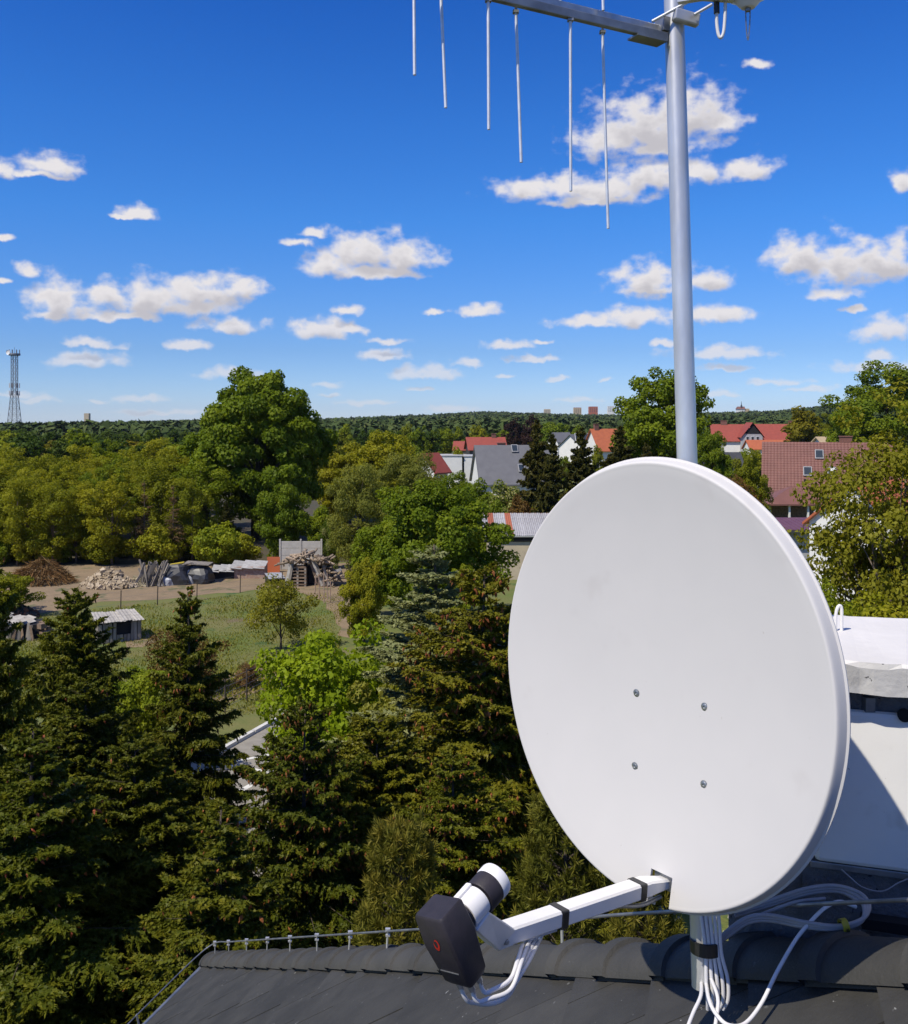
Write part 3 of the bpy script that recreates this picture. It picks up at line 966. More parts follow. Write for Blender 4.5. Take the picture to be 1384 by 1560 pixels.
# ================================================================ cables
def cable(pts, r, label, mat='cable', group=None, name='coaxial_cable', k=8):
    mb = MB(); mb.tube(spline(pts, k), r, 10)
    return tag(mb.build(name, M[mat], None, smooth=True), label, 'cable', group)
conn = [bp(i * .012, .092, j * .009) for i in (-1, 1) for j in (-1, 1)]
lab = ['outermost white cable in the loop hanging under the receiver head', 'second white cable in the loop under the receiver head',
       'third white cable in the loop under the receiver head', 'innermost white cable in the loop under the receiver head']
def arm_at(px):
    t0, t1 = 0.0, (E_ - S_).length
    for _ in range(40):
        t = (t0 + t1) / 2
        p = S_ + ARM_D * t
        if CX + F * p.x / p.y > px: t0 = t
        else: t1 = t
    return S_ + ARM_D * t
ends = [840, 832, 824, 810]
for i, c in enumerate(sorted(conn, key=lambda p: p.x)):
    ep = arm_at(ends[i]) - AU * .0185 + AX * (.008 - .005 * i)
    eq = arm_at(ends[i] + 34) - AU * .0185 + AX * (.008 - .005 * i)
    em = at(*((822, 1434), (815, 1434), (808, 1434), (798, 1438))[i], ep.y - .012)
    Yc = c.y
    pts = [c - FD * .012, c + FD * .012, at(*((722, 1528), (730, 1530), (745, 1522), (752, 1508))[i], Yc + .01),
           at(*((764, 1524), (772, 1520), (778, 1508), (778, 1492))[i], Yc + .035), at(*((800, 1475), (797, 1472), (795, 1466), (790, 1460))[i], Yc + .08),
           em, ep, eq]
    cable(pts, .0034, lab[i], group='cables of the receiver head')
# bundle down the mast
for i in range(5):
    dx = -.012 + i * .0085
    p_ = [mast_at(1330) + Vector((dx, -MR - .006, 0)), mast_at(1395) + Vector((dx + .008, -MR - .008, 0)), mast_at(1440) + Vector((dx * .9 + .013, -MR - .006, 0)),
          mast_at(1478) + Vector((dx * 1.25 + .016, -MR - .007, 0)), mast_at(1510) + Vector((dx * 1.2 + .018, -MR - .004, 0)), mast_at(1530) + Vector((dx * .9 + .016, -MR + .004, 0))]
    cable(p_, .0038, ['leftmost grey cable taped to the front of the mast foot', 'second grey cable from the left taped to the mast foot', 'middle grey cable taped to the mast foot',
                      'fourth grey cable from the left taped to the mast foot', 'rightmost grey cable taped to the mast foot, with yellow print'][i], 'cable', 'cables taped to the mast')
tpm = mast_at(1438)
tp = MB().lathe(tpm + Vector((.008, -.006, -.013)), MDIR, [(MR + .0075, 0), (MR + .010, .001), (MR + .010, .026), (MR + .0075, .027)], 28, cap=False)
tag(tp.build('tape_wrap', M['tape'], None, smooth=True), 'wide black tape wrap binding cables to the mast foot', 'tape')
ym = mast_at(1518)
tag(MB().lathe(ym + Vector((.030, -.012, -.008)), Vector((.05, 0, 1)), [(.0052, 0), (.0056, .001), (.0056, .016), (.0052, .017)], 14, cap=False).build('cable_sleeve', M['cable_mark'], None, smooth=True),
    'yellow printed sleeve on the cables at the mast bottom', 'cable sleeve')
z_ = 1.85
cable([mast_at(1490) + Vector((-.004, -.01, 0)), at(1068, 1518, 1.84), at(1056, 1545, 1.80), at(1046, 1575, 1.76), at(1040, 1620, 1.74)], .0037, 'white cable leaving the mast foot to the lower left')
cable([mast_at(1488) + Vector((.004, -.012, 0)), at(1081, 1524, 1.82), at(1092, 1546, 1.78), at(1110, 1562, 1.76), at(1135, 1560, 1.77), at(1160, 1530, 1.80), at(1185, 1480, 1.84), at(1213, 1432, 1.88), at(1236, 1404, 1.90), at(1258, 1383, 1.915), at(1280, 1374, 1.93), at(1305, 1382, 1.93)], .0038, 'white cable swinging from the mast foot up to the coil')
cable([mast_at(1480) + Vector((.012, -.014, 0)), at(1094, 1520, 1.82), at(1092, 1552, 1.79), at(1084, 1600, 1.75)], .0037, 'white cable dropping straight from the mast foot')
coil_label = ['outer cable of the grey coil lying beside the chimney', 'middle cable of the grey coil lying beside the chimney', 'inner cable of the grey coil lying beside the chimney']
for i in range(3):
    o_ = i * 4
    cable([at(1090, 1440, 1.93), at(1106, 1421 + o_, 1.94), at(1140, 1398 + o_, 1.945), at(1175, 1395 + o_, 1.94), at(1225, 1405 + o_ * .9, 1.90), at(1275, 1411 + o_ * .6, 1.88), at(1312, 1402 + o_ * .3, 1.885),
           at(1325 - o_, 1382, 1.91), at(1312 - o_, 1362 + o_, 1.94), at(1275, 1350 + o_, 1.965), at(1230, 1354 + o_, 1.975), at(1180, 1370 + o_, 1.985), at(1120, 1388 + o_, 1.99)], .0042, coil_label[i], 'cable_grey', 'coil beside the chimney')
cable([at(1150, 1398, 1.97), at(1180, 1386, 1.965), at(1215, 1374, 1.96), at(1258, 1369, 1.96)], .0036, 'short grey cable strand inside the coil', 'cable_grey')
tag(MB().lathe(at(1286, 1410.5, 1.875), Vector((1, .1, .12)), [(.0125, -.007), (.0135, -.006), (.0135, .006), (.0125, .007)], 16, cap=False).build('cable_sleeve', M['cable_mark'], None, smooth=True),
    'yellow printed sleeve on the coil beside the chimney', 'cable sleeve')
cable([at(1283, 1325, 1.985), at(1295, 1336, 1.98), at(1315, 1352, 1.97), at(1345, 1358, 1.965), at(1370, 1345, 1.965), at(1395, 1335, 1.965)], .0014, 'thin grey wire hooked under the chimney panel', 'cable_grey', name='thin_wire')
cable([at(1310, 1418, 1.95), at(1322, 1429, 1.93), at(1345, 1434, 1.92), at(1384, 1432, 1.90), at(1420, 1425, 1.88)], .0018, 'thin wire lying along the chimney foot', 'cable_grey', name='thin_wire')

# ================================================================ lightning conductor along the hip
cond = empty('lightning_conductor', hip(T_EAVE), 'thin galvanised lightning conductor on clips along the hip', 'lightning conductor')
wire_pts = [hip(-.9, .045), hip(-.3, .05), hip(.1, .055), hip(.6, .06)] + [hip(.93 + .42 * i, .057) for i in range(10)] + [hip(T_EAVE - .05, .055), K - VX * .12 - UX * .06 + Vector((0, 0, .08)), K - VX * .6 - UX * .07 + Vector((0, 0, .07)), K - VX * 1.4 - UX * .07 + Vector((0, 0, .06)), K - VX * 2.6 - UX * .07 + Vector((0, 0, .06))]
MB().tube(spline(wire_pts, 5), .0042, 8).build('wire', M['galv_dark'], cond, smooth=True)
for i in range(11):
    t = .93 + .42 * i if i < 10 else T_EAVE - .05
    b0, b1 = hip(t, -.03), hip(t, .066)
    lean = hs * rr.uniform(-.008, .008)
    po = MB().beam(b0, b1 + lean, .010, .004).build('clip_post', M['galv'], cond)
    MB().box(b1 + lean - Vector((0, 0, .004)), (.02, .012, .012)).build('clip', M['galv'], po)
    MB().box(b1 + lean - Vector((0, 0, .026)), (.018, .010, .007)).build('clip', M['galv'], po)
for dd in (.75, 1.9):
    b0 = K - VX * dd - UX * .04
    MB().beam(b0 + Vector((0, 0, -.03)), b0 - UX * .03 + Vector((0, 0, .075)), .014, .004).build('clip_post', M['galv'], cond)

# ================================================================ aerial with vertical rods
ax0, ax1 = at(1012, 52, 2.05), at(800, -3, 1.885)
ax1.z = ax0.z
BD = (ax1 - ax0).normalized()
BS = Vector((-BD.y, BD.x, 0))
if BS.y > 0: BS = -BS
aer = empty('rod_aerial', ax0, 'aerial of thin vertical aluminium rods on a twin boom, clamped to the mast', 'aerial')
tip = ax0 + BD * .67
MB().beam(ax0 + Vector((0, 0, .010)) - BS * .011, tip + Vector((0, 0, .010)) - BS * .011, .014, .022).build('boom', M['boom'], aer, bevel=.0015)
MB().beam(ax0 + Vector((0, 0, -.010)) + BS * .008, tip + Vector((0, 0, -.010)) + BS * .008, .014, .018).build('boom', M['galv_dark'], aer, bevel=.0015)  # lower rail in a darker metal: shade of the underside put into its colour
MB().beam(ax0 + BD * .005 + Vector((0, 0, -.021)), ax0 + BD * .085 + Vector((0, 0, -.021)), .036, .004).build('boom_plate', M['galv_dark'], aer)
rods = [(632, 114), (679.5, 164), (745, 197), (794.5, 247), (870, 291), (927, 348)]
for n, (px, py) in enumerate(rods):
    q = (px - 4 - CX) / F
    # where the boom crosses that bearing
    s = (ax0.x - q * ax0.y) / (q * BD.y - BD.x)
    base = ax0 + BD * s + BS * (.008 if n % 2 == 0 else -.011)
    low = at(px, py, base.y - .012)
    d = (base - low).normalized()
    rd = MB(); rd.tube([low, base - Vector((0, 0, .01))], .0031, 10); 
    rd.build('rod', M['alu'], aer, smooth=True)
    up = MB(); L = (base - low).length
    b2 = base + BS * (-.019 if n % 2 == 0 else .019) + BD * .012
    up.tube([b2 + Vector((0, 0, .015)), b2 + d * L], .0031, 10)
    up.build('rod', M['alu'], aer, smooth=True)
    MB().box(base - Vector((0, 0, .021)), (.012, .012, .005)).build('rod_socket', M['galv_dark'], aer)
# clamp on the mast
cm = mast_at(30)
cb = MB()
cb.box(ax0 + Vector((0, 0, .018)) - BD * .004, (.034, .03, .030), Matrix((BD, BS, Vector((0, 0, 1)))).transposed())
cb.build('boom_bracket', M['galv_dark'], aer)
MB().beam(cm + Vector((-.008, -MR - .008, .0)), cm + Vector((.048, -MR + .004, -.010)), .018, .026).build('clamp_jaw', M['galv'], aer, bevel=.003)
for dz_ in (.002, .008):
    pass
MB().tube([cm + Vector((-.055, -.03, -.016)), cm + Vector((.06, -.036, .045))], .0034, 8).build('clamp_rod', M['alu'], aer, smooth=True)
MB().tube([cm + Vector((.034, -.036, -.004)), cm + Vector((.072, -.036, .018))], .0034, 8).build('clamp_rod', M['alu'], aer, smooth=True)
# small box, cable and chain at the upper right
bx = at(1140, -6, 1.95)
amp = empty('amplifier_box', bx, 'cream weatherproof box with a chain, at the top right edge', 'amplifier')
MB().lathe(bx + Vector((0, 0, -.024)), (0, 0, 1), [(.0, 0), (.014, .0), (.020, .006), (.028, .016), (.040, .022), (.042, .05), (.040, .06)], 28, cap=False).build('housing', M['white_plastic'], amp, smooth=True)
MB().lathe(bx + Vector((0, 0, -.031)), (0, 0, 1), [(.006, 0), (.006, .008)], 6).build('nut', M['galv_dark'], amp)
MB().beam(bx + Vector((-.10, 0, .0)), bx + Vector((-.03, 0, -.005)), .016, .012).build('mount_arm', M['galv'], amp)
MB().beam(bx + Vector((-.14, .02, .0)), bx + Vector((-.09, .0, .0)), .016, .012).build('mount_arm', M['galv'], amp)
chn = MB()
for i in range(15):
    z0 = bx.z - .030 - i * .0042
    for sx in (-1, 1):
        xo = sx * (.0045 - .0035 * (i / 14) ** 2)
        chn.box((bx.x + xo, bx.y, z0), (.0018, .0022, .0034), Matrix.Rotation(.6 * (i % 2), 3, 'Z'))
chn.build('chain', M['galv_dark'], amp)
plug = [at(1092, -14, 1.96), at(1092, 2, 1.96), at(1092.5, 20, 1.96)]
pg = MB().tube(plug, .0062, 12)
tag(pg.build('cable_plug', M['tape'], None, smooth=True), 'black cable plug sleeve hanging at the top right of the mast', 'plug')
cable([at(1092.5, 16, 1.96), at(1092.5, 34, 1.96), at(1095, 52, 1.958), at(1099, 57, 1.956), at(1103, 48, 1.955), at(1105, 25, 1.955), at(1106, -20, 1.955)], .0034, 'white cable loop hanging below the black plug')

# ================================================================ plants: generators
def np_mesh(name, V, nper, mats, rnd=None, mi=None):
    """mesh of separate polygons: V (n*nper, 3)"""
    me = bpy.data.meshes.new(name)
    V = np.ascontiguousarray(V, dtype=np.float32)
    nv = len(V); nf = nv // nper
    me.vertices.add(nv); me.vertices.foreach_set('co', V.ravel())
    me.loops.add(nv); me.loops.foreach_set('vertex_index', np.arange(nv, dtype=np.int32))
    me.polygons.add(nf)
    me.polygons.foreach_set('loop_start', np.arange(0, nv, nper, dtype=np.int32))
    me.polygons.foreach_set('loop_total', np.full(nf, nper, dtype=np.int32))
    for m in (mats if isinstance(mats, (list, tuple)) else [mats]): me.materials.append(m)
    if rnd is not None:
        a = me.attributes.new('rnd', 'FLOAT', 'POINT')
        a.data.foreach_set('value', np.repeat(np.asarray(rnd, np.float32), nper))
    me.update(calc_edges=True)
    return me
def unit(v): return v / np.maximum(np.linalg.norm(v, axis=-1, keepdims=True), 1e-9)
def leaves(C, N, L, asp, g, fold=.12, T=None):
    n = len(C)
    if T is None: T = g.normal(size=(n, 3))
    T = unit(T - (T * N).sum(1, keepdims=True) * N)
    B = np.cross(N, T)
    L = np.asarray(L).reshape(-1, 1)
    W = L * asp
    v0 = C - T * L * .5
    v2 = C + T * L * .5
    v1 = C + B * W * .5 + N * L * fold + T * L * .05
    v3 = C - B * W * .5 + N * L * fold + T * L * .05
    return np.stack([v0, v1, v2, v3], 1).reshape(-1, 3)
def spikes(C, N, L, asp, T):
    B = np.cross(N, T)
    L = np.asarray(L).reshape(-1, 1)
    return np.stack([C - T * L * .5 + B * L * asp * .5, C + T * L * .6, C - T * L * .5 - B * L * asp * .5], 1).reshape(-1, 3)
def crown(seed, rad, height, nclump, nleaf, leaf, clr=.26, shell=.45, lobes=.22, flat=.75, asp=.75, up=.35, jit=.6, bottom=.0, taper=0.0, lean=(0, 0)):
    """broadleaf crown: clumps of leaves spread through an uneven volume. base at z=0"""
    g = np.random.default_rng(seed)
    d = unit(g.normal(size=(nclump, 3)))
    ph = g.uniform(0, 6.28, 6)
    az = np.arctan2(d[:, 1], d[:, 0])
    lob = 1 + lobes * (np.sin(2 * az + ph[0]) * .35 + np.sin(3 * az + ph[1] + 2.5 * d[:, 2]) * .5 + np.sin(5 * az + ph[2] - 3 * d[:, 2]) * .35) + g.normal(size=nclump) * lobes * .35
    rho = (g.uniform(shell ** 2, 1, nclump)) ** .5 * lob
    P = d * rho[:, None]
    P[:, 2] = np.where(P[:, 2] < 0, P[:, 2] * (1 - bottom), P[:, 2])
    tz = 1 - taper * np.clip(P[:, 2], -1, 1)
    P = P * np.stack([rad * tz, rad * tz, np.full(nclump, height / 2)], 1)
    P[:, 2] += height / 2
    P[:, 0] += lean[0] * P[:, 2]; P[:, 1] += lean[1] * P[:, 2]
    cr = rad * clr * g.uniform(.6, 1.25, nclump)
    w = cr ** 2; w /= w.sum()
    idx = g.choice(nclump, nleaf, p=w)
    o = unit(g.normal(size=(nleaf, 3)))
    rr_ = g.uniform(.25, 1, nleaf) ** .45
    off = o * (rr_ * cr[idx])[:, None]
    off[:, 2] *= flat
    C = P[idx] + off
    N = unit(o * .6 + d[idx] * .35 + np.array([0, 0, up]) + g.normal(size=(nleaf, 3)) * jit)
    L = leaf * g.uniform(.65, 1.35, nleaf)
    crnd = g.uniform(0, 1, nclump)
    rnd = np.clip(.55 * crnd[idx] + .45 * g.uniform(0, 1, nleaf), 0, 1)
    return leaves(C, N, L, asp, g), rnd, P
def wood(seed, base_h, r0, targets, bark, top=None, nlimb=9, sides=7, name='trunk'):
    """tapering trunk with limbs reaching into the crown"""
    g = random.Random(seed)
    mb = MB()
    tgt = list(targets)
    g.shuffle(tgt)
    zmax = max(p[2] for p in tgt)
    tp = top if top is not None else Vector((0, 0, zmax * .8))
    pts, rs_ = [], []
    n = 7
    for i in range(n + 1):
        q = i / n
        pts.append(Vector((tp[0] * q + g.uniform(-1, 1) * r0 * .5 * (q > 0), tp[1] * q + g.uniform(-1, 1) * r0 * .5 * (q > 0), tp[2] * q)))
        rs_.append(r0 * (1.25 if i == 0 else 1 - .82 * q))
    mb.tube(pts, rs_, sides)
    for k in range(min(nlimb, len(tgt))):
        e = Vector(tgt[k])
        q = min(.92, max(base_h / max(tp[2], .1), g.uniform(.25, .8) * e.z / max(tp[2], .1)))
        i = q * n
        a = pts[int(i)].lerp(pts[min(n, int(i) + 1)], i - int(i))
        mid = a.lerp(e, .5) + Vector((g.uniform(-1, 1), g.uniform(-1, 1), g.uniform(.2, 1))) * (e - a).length * .10
        r_ = r0 * (1 - .8 * q) * .55
        mb.tube([a, mid, a.lerp(e, .96)], [r_, r_ * .6, r_ * .18], 5)
    return mb.mesh(name, bark, smooth=True, fix=False)
def conifer(seed, height, rb, nb, nbl, ntuft, tl=.10, tw=.34, droop=.5, twig=.36, top_up=.45, sparse_top=.0, hang=1.05, zlow=.05, power=.85):
    """spruce: whorled branches with hanging branchlets, each set with needle tufts. returns quads, rnd, branch data"""
    g = np.random.default_rng(seed)
    zf = zlow + (1 - zlow) * (1 - np.sqrt(g.uniform(0, 1, nb))) if False else np.sort(g.uniform(zlow, .985, nb) ** .92)
    zf = zf + .012 * np.sin(zf * 90)
    z = zf * height
    L = rb * (1 - zf) ** power * g.uniform(.55, 1.18, nb) * (1 + .12 * np.sin(zf * 23 + seed)) + .06
    az = np.arange(nb) * 2.39996 + g.normal(size=nb) * .25
    dr = droop * (1 - zf) - top_up * zf ** 2 + g.normal(size=nb) * .07
    out = np.stack([np.cos(az), np.sin(az), np.zeros(nb)], 1)
    side = np.stack([-np.sin(az), np.cos(az), np.zeros(nb)], 1)
    def bpos(i, s):
        r_ = L[i] * s
        zz = z[i] - dr[i] * L[i] * s ** 1.3 + .16 * L[i] * s ** 3
        return out[i] * r_[:, None] + np.array([0, 0, 1.]) * zz[:, None]
    w = L ** 1.35; w /= w.sum()
    bi = g.choice(nb, nbl, p=w)
    s = g.uniform(.0, 1.0, nbl) ** .78 * .97 + .03
    base = bpos(bi, s)
    sg = np.where(g.uniform(size=nbl) < .5, -1., 1.)
    bl = (twig * L[bi] * (1.08 - s * .75) * g.uniform(.5, 1.15, nbl) + .07)
    tip = s > .93
    dirh = unit(side[bi] * (sg * np.where(tip, .25, .85))[:, None] + out[bi] * np.where(tip, 1.0, .6)[:, None] + g.normal(size=(nbl, 3)) * .18)
    hg = hang * (1 - zf[bi]) * g.uniform(.5, 1.3, nbl) - top_up * .55 * zf[bi]
    ti = np.repeat(np.arange(nbl), ntuft)
    t = (np.tile(np.arange(ntuft), nbl) + g.uniform(.1, .9, nbl * ntuft)) / ntuft
    l = bl[ti]
    P = base[ti] + dirh[ti] * (l * t)[:, None] - np.array([0, 0, 1.]) * (l * hg[ti] * (.25 * t + .75 * t * t))[:, None]
    tang = unit(dirh[ti] - np.array([0, 0, 1.]) * (hg[ti] * (.25 + 1.5 * t))[:, None] + g.normal(size=(len(ti), 3)) * .5)
    N = unit(np.array([0, 0, 1.]) * .8 + out[bi][ti] * .35 + g.normal(size=(len(ti), 3)) * .75)
    LL = tl * g.uniform(.7, 1.35, len(ti)) * (1.05 - .25 * t)
    # T given: needles lie along the twig
    V = spikes(P, unit(N - (N * tang).sum(1, keepdims=True) * tang), LL, tw, tang)
    rnd = np.clip(.40 * g.uniform(0, 1, nbl)[ti] + .35 * t * s[ti] + .30 * g.uniform(0, 1, len(ti)), 0, 1)
    ends = bpos(np.arange(nb), np.ones(nb) * .9)
    starts = np.stack([np.zeros(nb), np.zeros(nb), z], 1)
    tips = base + dirh * bl[:, None] * .8 - np.array([0, 0, 1.]) * (bl * hg * .6)[:, None]
    return V, rnd, starts, ends, tips, tips[:, 2] / height
def conifer_wood(height, r0, starts, ends, bark, step=2, seed=1):
    mb = MB()
    g = random.Random(seed)
    n = 8
    mb.tube([Vector((g.uniform(-.02, .02), g.uniform(-.02, .02), height * .985 * i / n)) for i in range(n + 1)], [r0 * (1 - .95 * i / n) + .006 for i in range(n + 1)], 7)
    for k in range(0, len(starts), step):
        a, b = Vector(starts[k]), Vector(ends[k])
        r_ = max(.006, r0 * .22 * (1 - a.z / height))
        m = a.lerp(b, .5) + Vector((0, 0, .03 * (b - a).length))
        mb.tube([a, m, b], [r_, r_ * .7, r_ * .25], 4, cap=False)
    return mb.mesh('trunk', bark, smooth=True, fix=False)
def cone_mesh(seed, tips, zfrac, n, zlo, size=.115, mat=None):
    g = np.random.default_rng(seed)
    ok = np.where(zfrac > zlo)[0]
    wt = (zfrac[ok] - zlo + .05); wt /= wt.sum()
    idx = g.choice(ok, min(n, len(ok)), replace=False, p=wt)
    P = tips[idx]
    L = size * g.uniform(.7, 1.3, len(idx)); r_ = L * .17
    tris, rnd = [], []
    lean = g.normal(size=(len(idx), 3)) * .35; lean[:, 2] = -1
    D = unit(lean)
    S1 = unit(np.cross(D, np.array([1., .2, 0])))
    S2 = np.cross(D, S1)
    for k in range(4):
        a0, a1 = k * math.pi / 2, (k + 1) * math.pi / 2
        e0 = P + D * (L * .45)[:, None] + (S1 * math.cos(a0) + S2 * math.sin(a0)) * r_[:, None]
        e1 = P + D * (L * .45)[:, None] + (S1 * math.cos(a1) + S2 * math.sin(a1)) * r_[:, None]
        tris.append(np.stack([P, e0, e1], 1)); tris.append(np.stack([P + D * L[:, None], e1, e0], 1))
    V = np.concatenate(tris, 0).reshape(-1, 3)
    return np_mesh('cones', V, 3, mat, np.tile(g.uniform(0, 1, len(idx)), 8))

LM = {}
LM['oak'] = leafmat('leaf_deep_green', [(0.0787, 0.1307, 0.0108), (0.1208, 0.1885, 0.0144), (0.1838, 0.2501, 0.0198)])
LM['wood'] = leafmat('leaf_olive', [(0.1444, 0.1761, 0.0158), (0.2119, 0.2446, 0.0198), (0.2769, 0.2887, 0.0257)], val=.2)
LM['wood2'] = leafmat('leaf_olive_brown', [(0.1459, 0.1367, 0.0162), (0.1980, 0.1823, 0.0198), (0.2499, 0.2279, 0.0270)], val=.2)
LM['mid'] = leafmat('leaf_mid_green', [(0.1180, 0.1774, 0.0154), (0.1742, 0.2401, 0.0198), (0.2527, 0.3026, 0.0286)])
LM['bright'] = leafmat('leaf_bright_green', [(.10, .165, .013), (.145, .212, .018), (.195, .255, .028)])
LM['maple'] = leafmat('leaf_lime', [(0.1418, 0.2228, 0.0100), (0.2025, 0.2970, 0.0140), (0.2700, 0.3645, 0.0250)])
LM['willow'] = leafmat('leaf_grey_green', [(0.1466, 0.1765, 0.0440), (0.1985, 0.2269, 0.0572), (0.2587, 0.2773, 0.0770)])
LM['airy'] = leafmat('leaf_bronze_green', [(0.1490, 0.1512, 0.0180), (0.1957, 0.2117, 0.0240), (0.2422, 0.2520, 0.0350)], val=.1)
LM['dark'] = leafmat('leaf_dark', [(0.0384, 0.0756, 0.0132), (0.0614, 0.1080, 0.0176), (0.0864, 0.1404, 0.0220)], val=.22)
LM['purple'] = leafmat('leaf_copper', [(.020, .012, .014), (.028, .016, .018), (.04, .022, .022)], trans=.2)
LM['spruce'] = leafmat('needles_spruce', [(0.0442, 0.0647, 0.0095), (0.0795, 0.1002, 0.0119), (0.1590, 0.1585, 0.0158)], trans=.18, rough=.5, val=.1)
LM['spruce_warm'] = leafmat('needles_spruce_olive', [(0.0708, 0.0875, 0.0107), (0.1146, 0.1291, 0.0134), (0.1979, 0.1900, 0.0196)], trans=.18, rough=.5, val=.1)
LM['spruce_blue'] = leafmat('needles_silver', [(.15, .185, .115), (.24, .27, .17), (.36, .38, .25)], trans=.25, rough=.5, val=.06)
LM['spruce_dark'] = leafmat('needles_dark_conifer', [(0.0306, 0.0416, 0.0132), (0.0578, 0.0640, 0.0176), (0.1020, 0.0880, 0.0242)], trans=.15, rough=.5, val=.15)
LM['pine'] = leafmat('needles_pine', [(0.0690, 0.0838, 0.0198), (0.1069, 0.1218, 0.0252), (0.1725, 0.1675, 0.0360)], trans=.15, rough=.5)
LM['dead'] = leafmat('dry_twigs', [(.10, .070, .045), (.14, .10, .065), (.18, .135, .09)], trans=.05, rough=.9)
LM['brush'] = leafmat('dry_brush', [(.13, .075, .045), (.17, .10, .06), (.12, .09, .06)], trans=.05, rough=.9)
LM['shrub_brown'] = leafmat('leaf_russet', [(0.0825, 0.0450, 0.0216), (0.1125, 0.0675, 0.0264), (0.1350, 0.0975, 0.0300)], trans=.2)
LM['cone'] = leafmat('cone_scales', [(0.1872, 0.0556, 0.0208), (0.2574, 0.0835, 0.0298), (0.3159, 0.1205, 0.0446)], trans=0.0, rough=.6)
LM['blossom'] = leafmat('leaf_blossom', [(.09, .15, .02), (.12, .18, .03), (.45, .44, .30)])

def plant(name, label, cat, crown_me, trunk_me, loc, group=None, rz=0.0, sc=(1, 1, 1), extra=(), base=0.0):
    o = empty(name, loc, label, cat, group, rz)
    o.scale = sc
    if trunk_me is not None: link('trunk', trunk_me, o)
    c = link('crown', crown_me, o)
    c.location = (0, 0, base)
    for (nm, me, kind) in extra:
        e = link(nm, me, o)
        if kind: e['kind'] = kind
    return o
def broad(seed, key, height, rad, base, nclump, nleaf, leaf, bark='bark', r0=None, **kw):
    """meshes of one broadleaf tree: crown (from height base up) and trunk"""
    V, rnd, P = crown(seed, rad, height - base, nclump, nleaf, leaf, **kw)
    V[:, 2] += base; P = P.copy(); P[:, 2] += base
    me = np_mesh('crown', V, 4, LM[key], rnd)
    tr = wood(seed, base * .8, r0 or height * .016 + .03, [tuple(p) for p in P], M[bark], nlimb=14)
    return me, tr

ORD = ['rightmost', 'second from the right', 'third from the right', 'fourth from the right', 'fifth from the right', 'sixth from the right', 'seventh from the right', 'eighth from the right',
       'ninth from the right', 'tenth from the right', 'eleventh from the right', 'twelfth from the right', 'thirteenth from the right', 'fourteenth from the right', 'fifteenth from the right', 'sixteenth from the right', 'seventeenth from the right']

# ================================================================ foreground conifers and trees
def spot(px, Y):
    x = (px - CX) / F * Y
    return Vector((x, Y, float(terrain(x, Y))))
def hgt(py, Y): return H - (py - CY) / F * Y
SPR = {}
def spruce_kind(key, seed, height, rb, nb, nbl, nt_, mat, cones=0, zlo=.45, **kw):
    V, rnd, st, en, tips, tz = conifer(seed, height, rb, nb, nbl, nt_, **kw)
    me = np_mesh('crown', V, 3, LM[mat], rnd)
    tr = conifer_wood(height, height * .012 + .02, st, en, M['bark'], 2, seed)
    ex = []
    if cones: ex = [('cones', cone_mesh(seed + 1, tips, tz, cones, zlo, mat=LM['cone']), 'stuff')]
    SPR[key] = (me, tr, ex, height)
spruce_kind('a', 21, 7.5, 2.1, 250, 9500, 29, 'spruce', 220, .5, tl=.112, tw=.34, droop=.50)
spruce_kind('b', 22, 7.8, 2.6, 270, 10500, 29, 'spruce_warm', 1900, .22, tl=.110, tw=.34, droop=.42, power=.64)
spruce_kind('c', 23, 6.6, 2.3, 250, 9500, 29, 'spruce', 60, .6, tl=.110, tw=.34, droop=.46, power=.62)
spruce_kind('silver', 24, 7.9, 2.1, 220, 8000, 22, 'spruce_blue', 0, tl=.12, droop=.22, tw=.46, hang=.35)
def put_spruce(key, name, label, px, top, Y, rz=0.0, wide=1.0, group=None, mat=None):
    me, tr, ex, h0 = SPR[key]
    s = hgt(top, Y) / h0
    o = plant(name, label, 'spruce tree', me, tr, spot(px, Y), group, rz, (s * wide, s * wide, s), ex)
    if mat:
        for ch in o.children:
            if ch.name.startswith('crown'):
                ch.material_slots[0].link = 'OBJECT'; ch.material_slots[0].material = LM[mat]
    return o
put_spruce('a', 'spruce_tree', 'slender spruce with a bare spiky top, standing before the grass yard', 287, 893, 19.5, .3, .92)
put_spruce('c', 'spruce_tree', 'pale young spruce left of the slender one, below the small shack', 115, 905, 23, 1.2, .95, mat='spruce_warm')
put_spruce('c', 'spruce_tree', 'dark spruce cut by the left picture edge', -36, 850, 15.5, 2.2, .62)
put_spruce('a', 'spruce_tree', 'dense dark spruce in the bottom left corner', 50, 1105, 14.0, 4.0, 1.45)
put_spruce('c', 'spruce_tree', 'broad spruce with hanging boughs at the lower left, next to the corner one', 205, 1130, 16.0, 5.1, 1.2)
put_spruce('b', 'spruce_tree', 'dark spruce with a brown coned tip in front of the lime tree', 464, 1070, 15.0, .8, 1.0, mat='spruce')
put_spruce('b', 'spruce_tree', 'wide spruce covered in red brown cones, beside the dish', 738, 866, 18.5, 2.6, 1.22)
put_spruce('c', 'spruce_tree', 'small olive spruce between the coned spruces, above the roof ridge', 575, 1095, 17.0, 1.9, 1.25, mat='spruce_warm')
put_spruce('c', 'spruce_tree', 'dark spruce filling the gap between the corner spruces', 130, 1040, 18.5, .6, 1.2)
put_spruce('b', 'spruce_tree', 'low bushy spruce in front of the coned spruce, above the receiver arm', 690, 1150, 15.5, 4.4, 1.2)
put_spruce('silver', 'silver_spruce', 'pale silver green spruce rising behind the coned spruce', 662, 822, 23.0, .4, 1.5)
put_spruce('a', 'spruce_tree', 'low dark spruce just beyond the left end of the roof', 335, 1225, 12.5, 3.0, 1.35)
